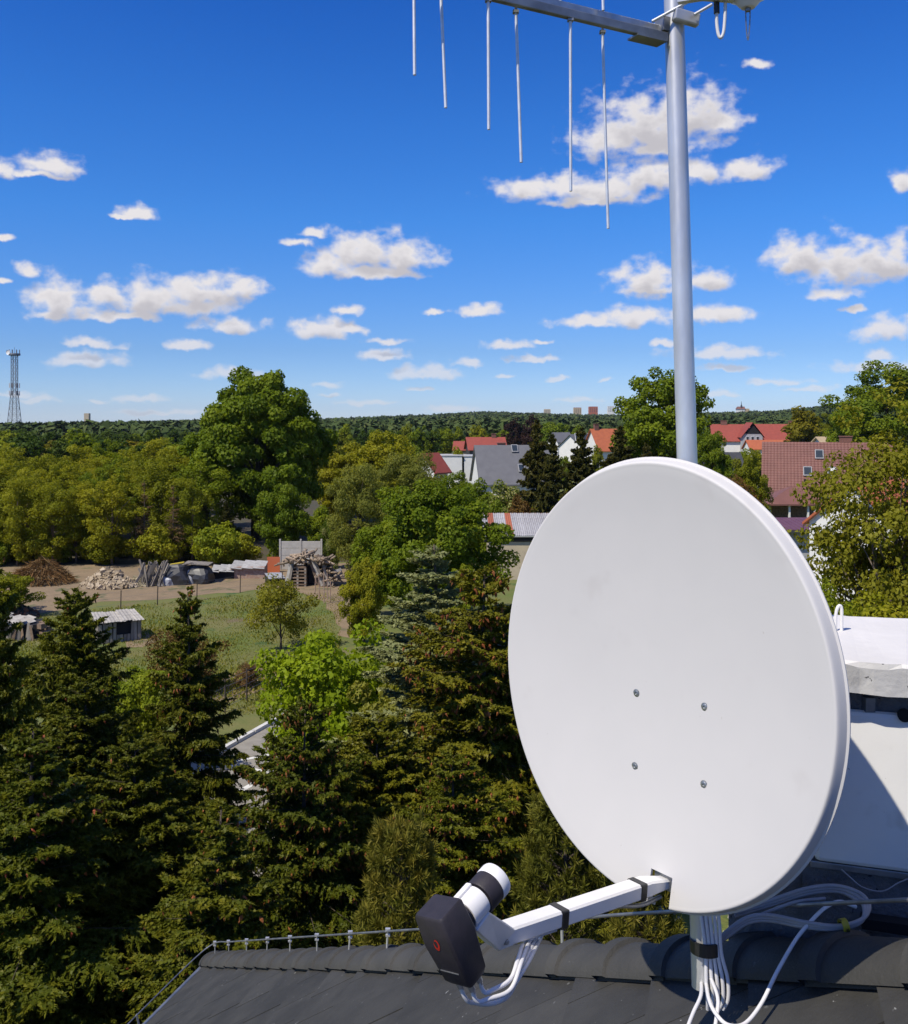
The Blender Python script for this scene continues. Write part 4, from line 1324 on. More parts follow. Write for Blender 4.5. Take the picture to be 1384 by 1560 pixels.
put_spruce('a', 'spruce_tree', 'dark spruce hidden low behind the lower left rim of the dish', 880, 1130, 20.5, 1.0, 1.2)

# young pines with long soft needles
def pine_mesh(seed, height, rb, nshoot, per, nl=.13):
    g = np.random.default_rng(seed)
    zf = g.uniform(.12, 1, nshoot); az = g.uniform(0, 6.283, nshoot)
    rr_ = rb * (1 - zf * .75) * g.uniform(.25, 1, nshoot) ** .6
    P = np.stack([np.cos(az) * rr_, np.sin(az) * rr_, zf * height], 1)
    D = unit(np.stack([np.cos(az) * .75, np.sin(az) * .75, np.full(nshoot, .75)], 1) + g.normal(size=(nshoot, 3)) * .25)
    i = np.repeat(np.arange(nshoot), per)
    t = g.uniform(0, 1, len(i))
    nd_ = unit(D[i] * .75 + g.normal(size=(len(i), 3)) * .6)
    L = nl * g.uniform(.7, 1.3, len(i))
    C = P[i] + D[i] * (t * .22 - .1)[:, None] + nd_ * (L * .5)[:, None]
    N = unit(np.cross(nd_, g.normal(size=(len(i), 3))))
    V = leaves(C, N, L, .10, g, 0.0, T=nd_)
    rnd = np.clip(.5 * g.uniform(0, 1, nshoot)[i] + .5 * t, 0, 1)
    mb = MB(); mb.tube([(0, 0, 0), (0, 0, height * .5), (0, 0, height * .95)], [.06, .045, .012], 7)
    for k in range(0, nshoot, 3):
        mb.tube([(0, 0, max(.1, P[k][2] - rr_[k] * .45)), tuple(P[k])], [.018, .006], 4, cap=False)
    return np_mesh('crown', V, 4, LM['pine'], rnd), mb.mesh('trunk', M['bark'], True, fix=False)
pme, ptr = pine_mesh(31, 4.0, 1.5, 520, 90)
for (px, top, Y, rz, w_, lb) in ((612, 1262, 12.0, 0, .78, 'soft needled young pine behind the receiver head'),
                                 (862, 1205, 13.5, 2, .9, 'soft needled young pine left of the dish foot'),
                                 (985, 1300, 12.5, 4, .7, 'soft needled young pine under the bottom of the dish')):
    h = hgt(top, Y)
    plant('pine_tree', lb, 'pine tree', pme, ptr, spot(px, Y) + Vector((0, 0, max(0, h - 4.4))), None, rz, (w_, w_, min(h, 4.4) / 4.0))

# lime green maple and other near broadleaf plants
def put_broad(name, label, cat, meshes, h0, px, top, Y, rz=0.0, wide=1.0, group=None, key=None, drop=0.0):
    me, tr = meshes
    g0 = spot(px, Y)
    s = (hgt(top, Y) - g0.z) / h0
    o = plant(name, label, cat, me, tr, g0, group, rz, (s * wide, s * wide, s))
    if key:
        for ch in o.children:
            if ch.name.startswith('crown'):
                ch.material_slots[0].link = 'OBJECT'; ch.material_slots[0].material = LM[key]
    return o
maple = broad(41, 'maple', 6.0, 2.2, 1.0, 70, 15000, .16, asp=.9, clr=.30, lobes=.25)
put_broad('maple_tree', 'lime green maple glowing between the spruces and the grass yard', 'maple tree', maple, 6.0, 492, 955, 27.0, 0, .93)
shr = broad(42, 'mid', 5.0, 1.9, .5, 60, 15000, .15, clr=.30, lobes=.3)
put_broad('leafy_shrub', 'olive leafy shrub close behind the left rim of the dish', 'shrub', shr, 5.0, 775, 905, 27.0, 1.0, 1.15, key='wood')
put_broad('leafy_shrub', 'dark green shrub below the pale spruce, next to the lime maple', 'shrub', shr, 5.0, 560, 985, 30.0, 2.2, 1.1)
put_broad('leafy_shrub', 'low green shrub beyond the left spruces at the yard edge', 'shrub', shr, 5.0, 205, 1005, 29.0, 3.2, .9, key='mid')
put_broad('leafy_shrub', 'yellowish shrub at the left picture edge by the ruined hut', 'shrub', shr, 5.0, 5, 868, 52, 1.2, 1.6, key='wood')
put_broad('leafy_shrub', 'greyish shrub between pale spruce and lime maple', 'shrub', shr, 5.0, 610, 1010, 25.0, 4.2, .8, key='willow')
# russet shrub right of the slender spruce, bare brown brush at the fence
rus = broad(43, 'shrub_brown', 3.0, 1.6, .2, 60, 9000, .10, clr=.28, lobes=.3)
put_broad('russet_shrub', 'reddish brown shrub behind the slender spruce', 'shrub', rus, 3.0, 278, 958, 38.0, 0, 1.05)
put_broad('russet_shrub', 'brown thorny bush beside the wire fence above the road', 'shrub', rus, 3.0, 375, 1012, 38.5, 2, 1.1, key='brush')
# big hornbeam in the middle distance
horn = broad(44, 'mid', 10.0, 4.1, 1.0, 150, 42000, .24, clr=.22, lobes=.24, shell=.5)
put_broad('hornbeam_tree', 'large round green tree left of the rusty roofed shed', 'tree', horn, 10.0, 670, 738, 50.0, .7, 1.0)
put_broad('hornbeam_tree', 'round green tree standing in front of the grey leaved willow', 'tree', horn, 10.0, 605, 782, 52.0, 2.7, .95)
put_broad('hornbeam_tree', 'olive green tree right of the woodpile, by the yard corner', 'tree', horn, 10.0, 555, 855, 46.0, 4.7, .62, key='wood')
put_broad('hornbeam_tree', 'small green tree close left of the rusty shed wall', 'tree', horn, 10.0, 708, 862, 47.0, 1.7, .60)
will = broad(45, 'willow', 11.0, 4.2, .8, 150, 36000, .26, clr=.24, lobes=.22, up=.1, asp=.45)
put_broad('willow_tree', 'grey green willow behind the woodpile', 'willow tree', will, 11.0, 548, 708, 66.0, 0, .78)
put_broad('willow_tree', 'wide grey green willow left of the red roofed cottage', 'willow tree', will, 11.0, 625, 690, 78.0, 2, .95)
olive = broad(46, 'wood', 11.0, 4.5, 1.0, 170, 36000, .27, clr=.22, lobes=.22)
put_broad('ash_tree', 'yellowish round tree in front of the small red roof', 'tree', olive, 11.0, 592, 661, 96.0, 0, .95)
put_broad('ash_tree', 'yellowish tree close right of the great oak', 'tree', olive, 11.0, 520, 676, 100.0, 2, .9, key='wood')
put_broad('ash_tree', 'yellowish tree below the grey roofed house', 'tree', olive, 11.0, 690, 722, 84.0, 3, .85, key='mid')
app = broad(47, 'wood', 5.0, 2.1, .9, 60, 6500, .15, clr=.28, lobes=.3, r0=.09)
put_broad('apple_tree', 'thin crowned fruit tree on the grass before the woodpile', 'fruit tree', app, 5.0, 428, 880, 44.5, 0, .95, key='airy')
lime = broad(48, 'bright', 8.0, 3.6, .6, 110, 24000, .25, clr=.27, lobes=.22)
put_broad('young_tree', 'fresh green tree below the great oak', 'tree', lime, 8.0, 430, 741, 74.0, 0, .8)
put_broad('elder_bush', 'cream flowering bush behind the concrete wall panels', 'bush', lime, 8.0, 506, 788, 69.0, 1.2, .45, key='blossom')
# the great oak
oak = broad(51, 'oak', 15.0, 6.2, 1.6, 260, 90000, .33, clr=.19, lobes=.16, shell=.55, taper=.12, r0=.45)
put_broad('oak_tree', 'great dark green oak towering over the skyline at left', 'oak tree', oak, 15.0, 391, 570, 86.0, 0.4, .93)

# trees beside the houses on the right
rt = broad(52, 'oak', 15.0, 4.6, 3.0, 150, 34000, .30, clr=.23, lobes=.2, shell=.3, r0=.3)
put_broad('lime_tree', 'tall open crowned tree behind the mast', 'tree', rt, 15.0, 1015, 558, 98.0, .5, .98)
put_broad('lime_tree', 'lower green tree right of the mast in front of the red gables', 'tree', rt, 15.0, 1085, 652, 92.0, 2.5, .60, key='mid')
rt2 = broad(53, 'mid', 14.0, 4.6, 2.0, 120, 34000, .26, clr=.24, lobes=.3, shell=.45, r0=.28)
put_broad('maple_tree', 'tall leafy tree breaking the skyline near the right edge', 'tree', rt2, 14.0, 1352, 556, 135.0, .8, 1.2)
put_broad('maple_tree', 'rounded tree left of the skyline tree above the beige roof', 'tree', rt2, 14.0, 1255, 632, 210.0, 1.9, .9, key='wood')
put_broad('maple_tree', 'olive tree between the brown tiled house and the mast', 'tree', rt2, 14.0, 1140, 690, 82.0, 3.2, .62, key='wood')
put_broad('leafy_shrub', 'brown leaved bush low beside the gazebo', 'bush', rus, 3.0, 1110, 728, 80.0, .3, .8)
# near airy tree at the right edge: few leaves, many branches
g_ = np.random.default_rng(54)
V1, rn1, P1 = crown(54, 3.2, 8.4, 300, 34000, .135, clr=.15, shell=.12, lobes=.25, flat=.8, asp=.65)
V1[:, 2] += 2.6; P1[:, 2] += 2.6
air_me = np_mesh('crown', V1, 4, LM['airy'], rn1)
air_tr = wood(54, 1.6, .16, [tuple(p) for p in P1], M['bark_pale'], nlimb=120)
plant('walnut_tree', 'thin leaved bronze green tree filling the right edge above the chimney', 'tree', air_me, air_tr, spot(1378, 25.5), None, 0.6, (.9, .9, 1.06))
hdg = broad(55, 'wood', 7.4, 2.2, .3, 110, 30000, .11, clr=.24, lobes=.3)
put_broad('leafy_shrub', 'dense green hedge bush just behind the chimney slab', 'bush', hdg, 7.4, 1352, 884, 20.0, .4, .8)
put_broad('leafy_shrub', 'dark bush seen between dish rim and chimney slab', 'bush', hdg, 7.4, 1255, 866, 23.0, 2.4, .7, key='mid')

# dark conifers before the houses
dk = conifer(61, 11.0, 3.3, 190, 4200, 15, tl=.36, tw=.55, droop=.35, twig=.42, zlow=.08)
dk_me = np_mesh('crown', dk[0], 3, LM['spruce_dark'], dk[1]); dk_tr = conifer_wood(11.0, .18, dk[2], dk[3], M['bark'], 3)
for (px, top, Y, w_, lb) in ((818, 640, 76, .72, 'leftmost of three dark conifers right of the grey roof'), (842, 662, 72, .70, 'bushy dark conifer, second from the grey roof'),
                             (886, 652, 78, .80, 'tall dark conifer in the middle, above the dish rim'), (945, 650, 80, .95, 'broad brownish conifer in front of the orange roof'),
                             (985, 676, 78, .7, 'low brownish conifer left of the mast')):
    s = hgt(top, Y) / 11.0
    plant('dark_conifer', lb, 'conifer', dk_me, dk_tr, spot(px, Y), None, px * .1, (s * w_ * 1.1, s * w_ * 1.1, s))
for (px, top, Y, w_, lb) in ((306, 748, 74, .75, 'dark spruce at the wood edge left of the fresh green tree'), (345, 765, 75, .8, 'second dark spruce at the wood edge, nearer the fresh green tree')):
    s = hgt(top, Y) / 11.0
    plant('dark_conifer', lb, 'conifer', dk_me, dk_tr, spot(px, Y), None, px * .1, (s * w_ * 1.1, s * w_ * 1.1, s))
# green bushes in front of the grey house and beside the shed
bsh = broad(62, 'mid', 5.0, 3.0, .1, 90, 15000, .24, clr=.26, lobes=.28)
for (px, top, Y, w_, key, lb) in ((655, 728, 92, 1.0, 'wood', 'olive bush left of the grey roofed house'), (722, 738, 80, .9, 'bright', 'bright bush under the eave of the grey roof'),
                                  (775, 742, 78, 1.0, 'blossom', 'white flowering bush above the rusty shed'), (828, 752, 76, .9, 'mid', 'green bush touching the upper left rim of the dish'),
                                  (795, 764, 72, .7, 'shrub_brown', 'russet bush behind the rusty shed roof'), (745, 770, 71, .8, 'bright', 'bright bush at the left end of the rusty roof'),
                                  (880, 742, 84, .9, 'wood', 'olive bush between the dark conifers and the dish rim'),
                                  (490, 775, 80, 1.2, 'mid', 'broad green bush between the great oak and the grey willow'), (355, 800, 82, 1.0, 'dark', 'dark bush under the great oak')):
    put_broad('bush', lb, 'bush', bsh, 5.0, px, top, Y, px * .3, w_ * .75, key=key)

# ================================================================ the young wood on the left
wd = [broad(70 + i, 'wood', 10.0, 2.5, 1.5, 90, 12000, .22, clr=.27, lobes=.3, shell=.3, r0=.12, bark='bark_pale', asp=.5) for i in range(3)]
g_ = random.Random(9)
wl = 'slender olive leaved tree of the young wood at left'
n_ = 0
for row, (Y0, tops) in enumerate(((73, 728), (80, 706), (88, 692), (97, 682))):
    xs_ = np.arange(-70 + row * 9, 310, 30 if row < 2 else 34)
    names_ = ['front', 'second', 'third', 'rear']
    todo = [float(p_) + g_.uniform(-8, 8) for p_ in xs_]
    todo = [p_ for p_ in todo if not (row == 0 and 190 < p_ < 290)]
    for k_, px in enumerate(sorted(todo, reverse=True)):
        wl = 'olive tree of the young wood at left, %s row, %s' % (names_[row], ORD[k_])
        Y = Y0 + g_.uniform(-3, 3)
        top = tops + g_.uniform(-9, 12) - (6 if px > 120 else 0)
        put_broad('wood_tree', wl, 'tree', wd[n_ % 3], 10.0, px, top, Y, g_.uniform(0, 6), g_.uniform(.95, 1.25), 'trees of the young wood at left', key=['wood', 'wood', 'mid', 'wood'][n_ % 4] if n_ % 3 else None)
        n_ += 1
for px, top, Y, lb in ((250, 690, 105, 'outer olive tree left of the great oak'), (285, 682, 108, 'olive tree touching the left side of the great oak'), (505, 690, 104, 'olive tree touching the right side of the great oak'), (548, 684, 108, 'olive tree second right of the great oak'), (580, 690, 106, 'olive tree third right of the great oak, nearest the houses')):
    put_broad('wood_tree', lb, 'tree', wd[n_ % 3], 10.0, px, top, Y, g_.uniform(0, 6), 1.2, 'olive trees flanking the great oak', key='wood')
    n_ += 1
# two dying conifers, mostly bare twigs
dd = conifer(81, 9.0, 1.9, 120, 900, 6, tl=.26, tw=.18, droop=.3, twig=.4, zlow=.15)
dd_me = np_mesh('crown', dd[0], 3, LM['dead'], dd[1]); dd_tr = conifer_wood(9.0, .12, dd[2], dd[3], M['bark_pale'], 1)
for px, top, Y, lb in ((220, 732, 71.5, 'left of two dying brown conifers at the wood edge'), (264, 738, 72.0, 'right of two dying brown conifers at the wood edge')):
    s = hgt(top, Y) / 9.0
    plant('dying_conifer', lb, 'conifer', dd_me, dd_tr, spot(px, Y), None, px, (s, s, s))
und = broad(82, 'mid', 3.0, 2.0, .05, 60, 8000, .20, clr=.3, lobes=.3)
for i, px in enumerate((365, 330, 290, 245, 215, 185, 160, 130, 95, 55, 20, -10)):
    put_broad('undergrowth_bush', 'low green bush under the edge of the young wood, ' + ORD[i], 'bush', und, 3.0, px + g_.uniform(-6, 6), 815 + g_.uniform(-12, 14), 72 + g_.uniform(-2, 3), g_.uniform(0, 6), 1.0, 'bushes under the young wood', key=['wood', 'mid', 'bright'][i % 3])

# ================================================================ the yard: shacks, heaps, wood
M['board'] = pm('weathered_board', (.30, .265, .225), (.16, .14, .12), 6, rough=.9, stretch=(1, 1, .2), objvar=.3)
M['board_brown'] = pm('brown_board', (.24, .165, .11), (.13, .09, .06), 6, rough=.9, objvar=.35)
M['log_end'] = pm('split_log', (.34, .26, .18), (.19, .14, .10), 8, rough=.9, objvar=.35)
M['pale_sheet'] = pm('pale_roofing_sheet', (.46, .43, .38), (.30, .275, .24), 3, rough=.8, objvar=.15, spots=[((.25, .22, .19), 4, .62, .06)])
M['asbestos'] = pm('grey_sheet', (.44, .43, .41), (.30, .29, .28), 3, rough=.85, objvar=.15)
M['tarp_black'] = pm('black_tarp', (.025, .025, .028), (.04, .04, .045), 5, rough=.4)
M['tarp_grey'] = pm('grey_tarp', (.42, .43, .46), (.30, .31, .34), 3, rough=.5)
M['yellow'] = pm('yellow_board', (.55, .42, .04), rough=.6)
M['orange_junk'] = pm('orange_plastic', (.50, .13, .05), rough=.6)
M['brick'] = pm('old_brick', (.30, .17, .12), (.40, .30, .24), 6, rough=.9)
M['conc_panel'] = pm('concrete_panel', (.46, .44, .40), (.38, .36, .33), 2, rough=.9)
M['stone_pale'] = leafmat('pale_rubble', [(.22, .175, .11), (.30, .25, .165), (.40, .34, .24)], trans=0, rough=.9)
rng = random.Random(17)
def Rz(a): return Matrix.Rotation(a, 3, 'Z')
def hutch(name, label, px, py, w, d, h, rz, roofmat, seed):
    """low shack of upright boards with a dark opening and loose roofing sheets"""
    Y = gy(py); x = (px - CX) / F * Y
    o = empty(name, (x, Y, 0), label, 'shack', None, rz)
    r_ = random.Random(seed)
    MB().box((0, .03, h * .45), (w - .12, d - .16, h * .88)).build('inside', M['dark'], o, local=True)  # near-black filler, shade behind the boards painted as its colour
    n = int(w / .16)
    for i in range(n):
        if .35 < i / n < .68: hh = h * .35
        else: hh = h * r_.uniform(.85, .97)
        b_ = MB().box((0, 0, hh / 2), (.14, .03, hh), Rz(0)).build('board', M['board'], o, local=True)
        b_.location = (-w / 2 + .08 + i * w / n, -d / 2 + r_.uniform(-.015, .015), 0); b_.rotation_euler = (r_.uniform(-.03, .03), r_.uniform(-.04, .04), 0)
    n = int(d / .18)
    for sx in (-1, 1):
        for i in range(n):
            hh = h * r_.uniform(.82, .95)
            b_ = MB().box((0, 0, hh / 2), (.03, .165, hh)).build('board', M['board'], o, local=True)
            b_.location = (sx * w / 2 + r_.uniform(-.015, .015), -d / 2 + .09 + i * d / n, 0)
    for i in range(5):
        sw = w / 4 * 1.12
        t = MB()
        k = 7
        for j in range(k):
            xa, xb = -sw / 2 + sw * j / k, -sw / 2 + sw * (j + 1) / k
            za, zb = .02 * (j % 2), .02 * ((j + 1) % 2)
            t.add([(xa, -d / 2 - .2, za), (xb, -d / 2 - .2, zb), (xb, d / 2 + .15, zb), (xa, d / 2 + .15, za), (xa, -d / 2 - .2, za + .018), (xb, -d / 2 - .2, zb + .018), (xb, d / 2 + .15, zb + .018), (xa, d / 2 + .15, za + .018)],
                  [(0,3,2,1),(4,5,6,7),(0,1,5,4),(1,2,6,5),(2,3,7,6),(3,0,4,7)])
        s = t.build('roof_sheet', M[roofmat], o, local=True)
        s.location = (-w / 2 + w * (i + .5) / 5, r_.uniform(-.08, .08), h + .03 + .018 * (i % 2) + r_.uniform(0, .03)); s.rotation_euler = (.09 + r_.uniform(-.03, .03), r_.uniform(-.05, .05), r_.uniform(-.06, .06))
    return o
hutch('small_shack', 'little board shack with pale loose roof sheets on the grass', 178, 973, 2.0, 1.7, 1.05, .52, 'pale_sheet', 3)
Yh = gy(970)
cs = empty('collapsed_shack', ((25 - CX) / F * Yh, Yh, 0), 'collapsed shack with torn pale roof sheets at the left picture edge', 'shack')
lump_ = MB().box((0, 0, .35), (2.3, 1.5, .7), Rz(.3)).build('painted_shade_core', M['dark'], cs, local=True)  # near-black block: the shade under the fallen roof is put into its colour
r3 = random.Random(44)
for i in range(16):
    hh = r3.uniform(.45, .95)
    b_ = MB().box((0, 0, hh / 2), (.15, .03, hh)).build('board', M['board' if i % 3 else 'board_brown'], cs, local=True)
    b_.location = (-1.25 + i * .165, -.85 + r3.uniform(-.1, .1), 0); b_.rotation_euler = (r3.uniform(-.25, .25), r3.uniform(-.3, .3), r3.uniform(-.3, .3))
for i in range(11):
    s_ = MB().box((0, 0, 0), (r3.uniform(.5, 1.0), r3.uniform(.5, 1.1), .025)).build('roof_sheet', M[('pale_sheet', 'pale_sheet', 'asbestos')[i % 3]], cs, local=True)
    s_.location = (r3.uniform(-1.2, 1.1), r3.uniform(-.7, .6), r3.uniform(.75, 1.0)); s_.rotation_euler = (r3.uniform(-.25, .3), r3.uniform(-.3, .3), r3.uniform(-.8, .8))
for i in range(6):
    s_ = MB().box((0, 0, 0), (r3.uniform(.25, .5), r3.uniform(.2, .4), r3.uniform(.15, .35))).build('bale', M['board_brown'], cs, local=True)
    s_.location = (1.1 + r3.uniform(0, .6), r3.uniform(-.6, .3), .2 + .22 * (i // 2)); s_.rotation_euler = (0, 0, r3.uniform(-.5, .5))
def heap(name, label, cat, px, py, w, hh, n, size, mat, group=None, seed=1, kind=None, dep=.6):
    """heap of loose stones, one mass"""
    g = np.random.default_rng(seed)
    Y = gy(py); x = (px - CX) / F * Y
    r_ = g.uniform(0, 1, n) ** .5; a = g.uniform(0, 6.283, n)
    X = np.cos(a) * r_ * w / 2; Yy = np.sin(a) * r_ * w / 2 * dep
    Z = hh * (1 - r_ ** 1.3) * g.uniform(.6, 1.0, n)
    C = np.stack([X, Yy, Z], 1)
    cube = np.array([(-1,-1,-1),(1,-1,-1),(1,1,-1),(-1,1,-1),(-1,-1,1),(1,-1,1),(1,1,1),(-1,1,1)], float) * .5
    q = [(0,3,2,1),(4,5,6,7),(0,1,5,4),(1,2,6,5),(2,3,7,6),(3,0,4,7)]
    V = []
    for i in range(n):
        sc = size * g.uniform(.5, 1.5, 3)
        Mx = np.linalg.qr(g.normal(size=(3, 3)))[0]
        c8 = (cube + g.uniform(-.12, .12, (8, 3))) * sc @ Mx + C[i]
        for f in q: V.append(c8[list(f)])
    me = np_mesh(name, np.concatenate(V), 4, mat, np.repeat(g.uniform(0, 1, n), 6))
    o = link(name, me, None, (x, Y, 0))
    return tag(o, label, cat, group, kind)
heap('rubble_heap', 'heap of pale yellowish rubble stones at the edge of the wood', 'rubble', 166, 894, 3.7, 1.25, 700, .22, M['stone_pale'], None, 5, 'stuff')
heap('rubble_spread', 'low scatter of pale stones right of the rubble heap', 'rubble', 212, 891, 2.6, .5, 220, .2, M['stone_pale'], None, 6, 'stuff')
def sticks(name, label, cat, px, py, n, L, w, mat, lean, seed, thick=.09, spread=1.0, part='plank', tall=1.0):
    """stack of leaning planks or poles, each its own part"""
    Y = gy(py); x = (px - CX) / F * Y
    o = empty(name, (x, Y, 0), label, cat)
    r_ = random.Random(seed)
    base = MB().box((0, 0, 0), (.12, .03, 1.0)).mesh(part, M[mat])
    for i in range(n):
        s = link(part, base, o)
        l = L * r_.uniform(.75, 1.1)
        s.scale = (r_.uniform(.7, 1.5), r_.uniform(1, 2.4), l)
        t = (i + .5) / n - .5
        s.location = (t * w + r_.uniform(-.1, .1), r_.uniform(-.35, .35) * spread, l * .42 * tall)
        s.rotation_euler = (r_.uniform(-.25, .25), lean + r_.uniform(-.18, .18), r_.uniform(0, 3))
    return o
sticks('plank_stack', 'stack of leaning grey planks left of the tarp heap', 'plank stack', 232, 892, 34, 1.75, 1.6, 'board', .45, 8)
# tarp covered heap
def lump(name, label, cat, px, py, w, d, h, mat, seed, parent=None, dx=0.0, dy=0.0):
    bm = bmesh.new()
    bmesh.ops.create_icosphere(bm, subdivisions=3, radius=1.0)
    r_ = random.Random(seed)
    ph = [r_.uniform(0, 6) for _ in range(6)]
    for v in bm.verts:
        p = v.co
        k = 1 + .13 * math.sin(4 * p.x + ph[0]) + .10 * math.sin(6 * p.y + ph[1] + 3 * p.z) + .09 * math.sin(8 * p.x - 5 * p.y + ph[2])
        z = max(p.z, -.05)
        v.co = Vector((math.copysign(abs(p.x) ** .7, p.x) * w / 2 * k, math.copysign(abs(p.y) ** .7, p.y) * d / 2 * k, z * h * (.85 + .2 * k)))
    me = bpy.data.meshes.new(name); bm.to_mesh(me); bm.free(); me.materials.append(M[mat])
    if parent is None:
        Y = gy(py); o = link(name, me, None, ((px - CX) / F * Y, Y, 0)); tag(o, label, cat)
    else:
        o = link(name, me, parent, (dx, dy, 0))
    return o
lump('tarp_heap', 'heap under black plastic sheet with a yellow board on top', 'tarp heap', 268, 889, 2.3, 1.5, 1.25, 'tarp_black', 1)
th = bpy.data.objects['tarp_heap']
MB().beam((-.35, -.1, 1.27), (.55, 0, 1.42), .22, .07).build('yellow_board', M['yellow'], th, local=True)
MB().beam((.2, -.3, 1.2), (1.1, .1, 1.42), .16, .05).build('plank', M['board'], th, local=True)
lump('tarp_skirt', '', '', 0, 0, 1.2, .5, .55, 'tarp_grey', 3, th, -.45, -.65)
lump('tarp_heap', 'heap under a grey sheet right of the black sheeted one', 'tarp heap', 300, 887, 2.1, 1.6, 1.2, 'tarp_black', 2)
th2 = [o for o in bpy.data.objects if o.name.startswith('tarp_heap')][-1]
lump('tarp_skirt', '', '', 0, 0, 1.0, .9, 1.0, 'tarp_grey', 5, th2, -.6, -.35)
MB().box((.1, 0, 1.28), (1.7, 1.2, .06), Matrix.Rotation(.06, 3, 'Y')).build('cover_board', M['board'], th2, local=True)
def leanto(label, px, py, w, d, h, rz, rm, wm, seed):
    Y = gy(py); x = (px - CX) / F * Y
    o = empty('lean_to', (x, Y, 0), label, 'lean-to', None, rz)
    MB().box((0, 0, h * .4), (w, d, h * .8)).build('wall', M[wm], o, local=True)
    for i in range(3):
        s = MB().box((0, 0, 0), (w / 3 * 1.05, d + .35, .035)).build('roof_sheet', M[rm], o, local=True)
        s.location = (-w / 3 + i * w / 3, -.05, h * .86 + .02 * (i % 2)); s.rotation_euler = (.16, .12 - .02 * i, 0)
    return o
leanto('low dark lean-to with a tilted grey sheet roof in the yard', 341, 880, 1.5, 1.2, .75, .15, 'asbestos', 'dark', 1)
leanto('brick lean-to with grey metal sheet roof left of the concrete panels', 380, 879, 2.3, 1.4, 1.0, .05, 'asbestos', 'brick', 2)
leanto('dark box with a bluish tilted sheet lid beside the woodpile', 419, 889, 1.1, .9, .6, .45, 'tarp_grey', 'dark', 3)
Y = gy(872); tag(MB().box(((417 - CX) / F * Y, Y, .55), (.9, .08, 1.1)).build('board_screen', M['orange_junk'], None), 'upright rusty orange board left of the woodpile', 'board')
# concrete wall panels
Y = gy(868)
wallp = empty('concrete_wall', ((458 - CX) / F * Y, Y, 0), 'pale concrete panel wall behind the woodpile', 'wall')
for i in range(2):
    xx = (443 + 31 * i - CX) / F * Y
    for j in range(4):
        MB().box((xx, Y, .26 + .52 * j), (1.38, .06, .50)).build('panel', M['conc_panel'], wallp, bevel=.015)
for px in (427, 458.5, 490):
    MB().box(((px - CX) / F * Y, Y, 1.1), (.12, .14, 2.25)).build('post', M['conc_panel'], wallp)
# woodpile
Y = gy(892); x0 = (468 - CX) / F * Y
wp = empty('woodpile', (x0, Y, 0), 'tall untidy woodpile with leaning planks and a pallet front', 'woodpile')
for j in range(6):
    for i in range(4):
        pass
    MB().box((-.55, 0, .14 + j * .22), (1.15, .9, .09)).build('pallet_board', M['board_brown'], wp, local=True)
    for i in (-.5, 0, .5):
        MB().box((-.55 + i, -.1, .03 + j * .22), (.12, .7, .12)).build('pallet_block', M['board'], wp, local=True)
MB().box((.35, .35, .75), (1.1, .6, 1.4)).build('painted_shade_block', M['dark'], wp, local=True)  # solid near-black block, shade between the logs painted as its colour
logm = MB().tube([(0, 0, -.5), (0, 0, .5)], .075, 7).mesh('log', M['log_end'], True)
for i in range(110):
    s = link('log', logm, wp)
    t = rng.uniform(-1, 1)
    hh = 1.45 + .75 * (1 - abs(t) ** 1.5) * rng.uniform(.2, 1)
    if i > 60: t = rng.uniform(.5, 1.35); hh = rng.uniform(.1, 1.75) * (1.45 - t) + .35
    s.location = (t * 1.65 if i <= 60 else t * 1.55, rng.uniform(-.5, .5), hh)
    s.rotation_euler = (rng.uniform(.9, 2.2), rng.uniform(-.5, .5), rng.uniform(-1.2, 1.2))
    s.scale = (rng.uniform(.6, 1.3), rng.uniform(.6, 1.3), rng.uniform(.6, 1.5))
for (xa, za, xb, zb, mt) in ((-1.35, 0, -.95, 1.75, 'pale_sheet'), (-1.15, 0, -.85, 1.65, 'board'), (.35, 1.95, 1.05, .05, 'pale_sheet'), (.5, 1.9, 1.25, .05, 'board'), (.25, 1.8, .8, .1, 'board_brown'), (1.5, .1, 1.1, 1.5, 'board'), (1.9, 1.0, 2.3, 1.15, 'pale_sheet')):
    MB().beam((xa, -.55, za), (xb, -.42, zb), .17, .05, up=(0, -1, 0)).build('leaning_plank', M[mt], wp, local=True)
# post and wire fences
M['post'] = pm('old_post', (.10, .075, .055), (.06, .045, .035), 8, rough=.9)
fence = empty('wire_fence', (*gp(300, 915), 0), 'thin wire fence with dark posts between grass and bare earth', 'fence')
fp = [Vector((*gp(px, py), 0)) for px, py in ((130, 938), (184, 930), (240, 922), (300, 915), (366, 903), (430, 898))]
for p in fp: MB().tube([p, p + Vector((.02, 0, 1.15))], .03, 6).build('post', M['post'], fence)
for zz in (.4, .75, 1.08):
    MB().tube([p + Vector((0, 0, zz)) for p in fp], .004, 4).build('wire', M['galv_dark'], fence)
red = empty('bean_poles', (*gp(492, 912), 0), 'cluster of thin reddish poles right of the woodpile', 'poles')
for px, py, hh in ((480, 905, 1.2), (487, 912, 1.5), (494, 920, 1.9), (499, 913, 1.6), (503, 918, 1.3)):
    p = Vector((*gp(px, py), 0)); MB().tube([p, p + Vector((rng.uniform(-.1, .1), 0, hh))], .03, 5).build('pole', M['brick'], red)
fence2 = empty('mesh_fence', (*gp(350, 1080), 0), 'dark wire fence above the roadside grass', 'fence')
f2 = [Vector((*gp(px, py), 0)) for px, py in ((300, 1110), (343, 1085), (376, 1070), (408, 1052), (440, 1036))]
for p in f2: MB().tube([p, p + Vector((0, 0, 1.3))], .03, 6).build('post', M['post'], fence2)
for zz in (.2, .45, .7, .95, 1.2):
    MB().tube([p + Vector((0, 0, zz)) for p in f2], .006, 4).build('wire', M['galv_dark'], fence2)
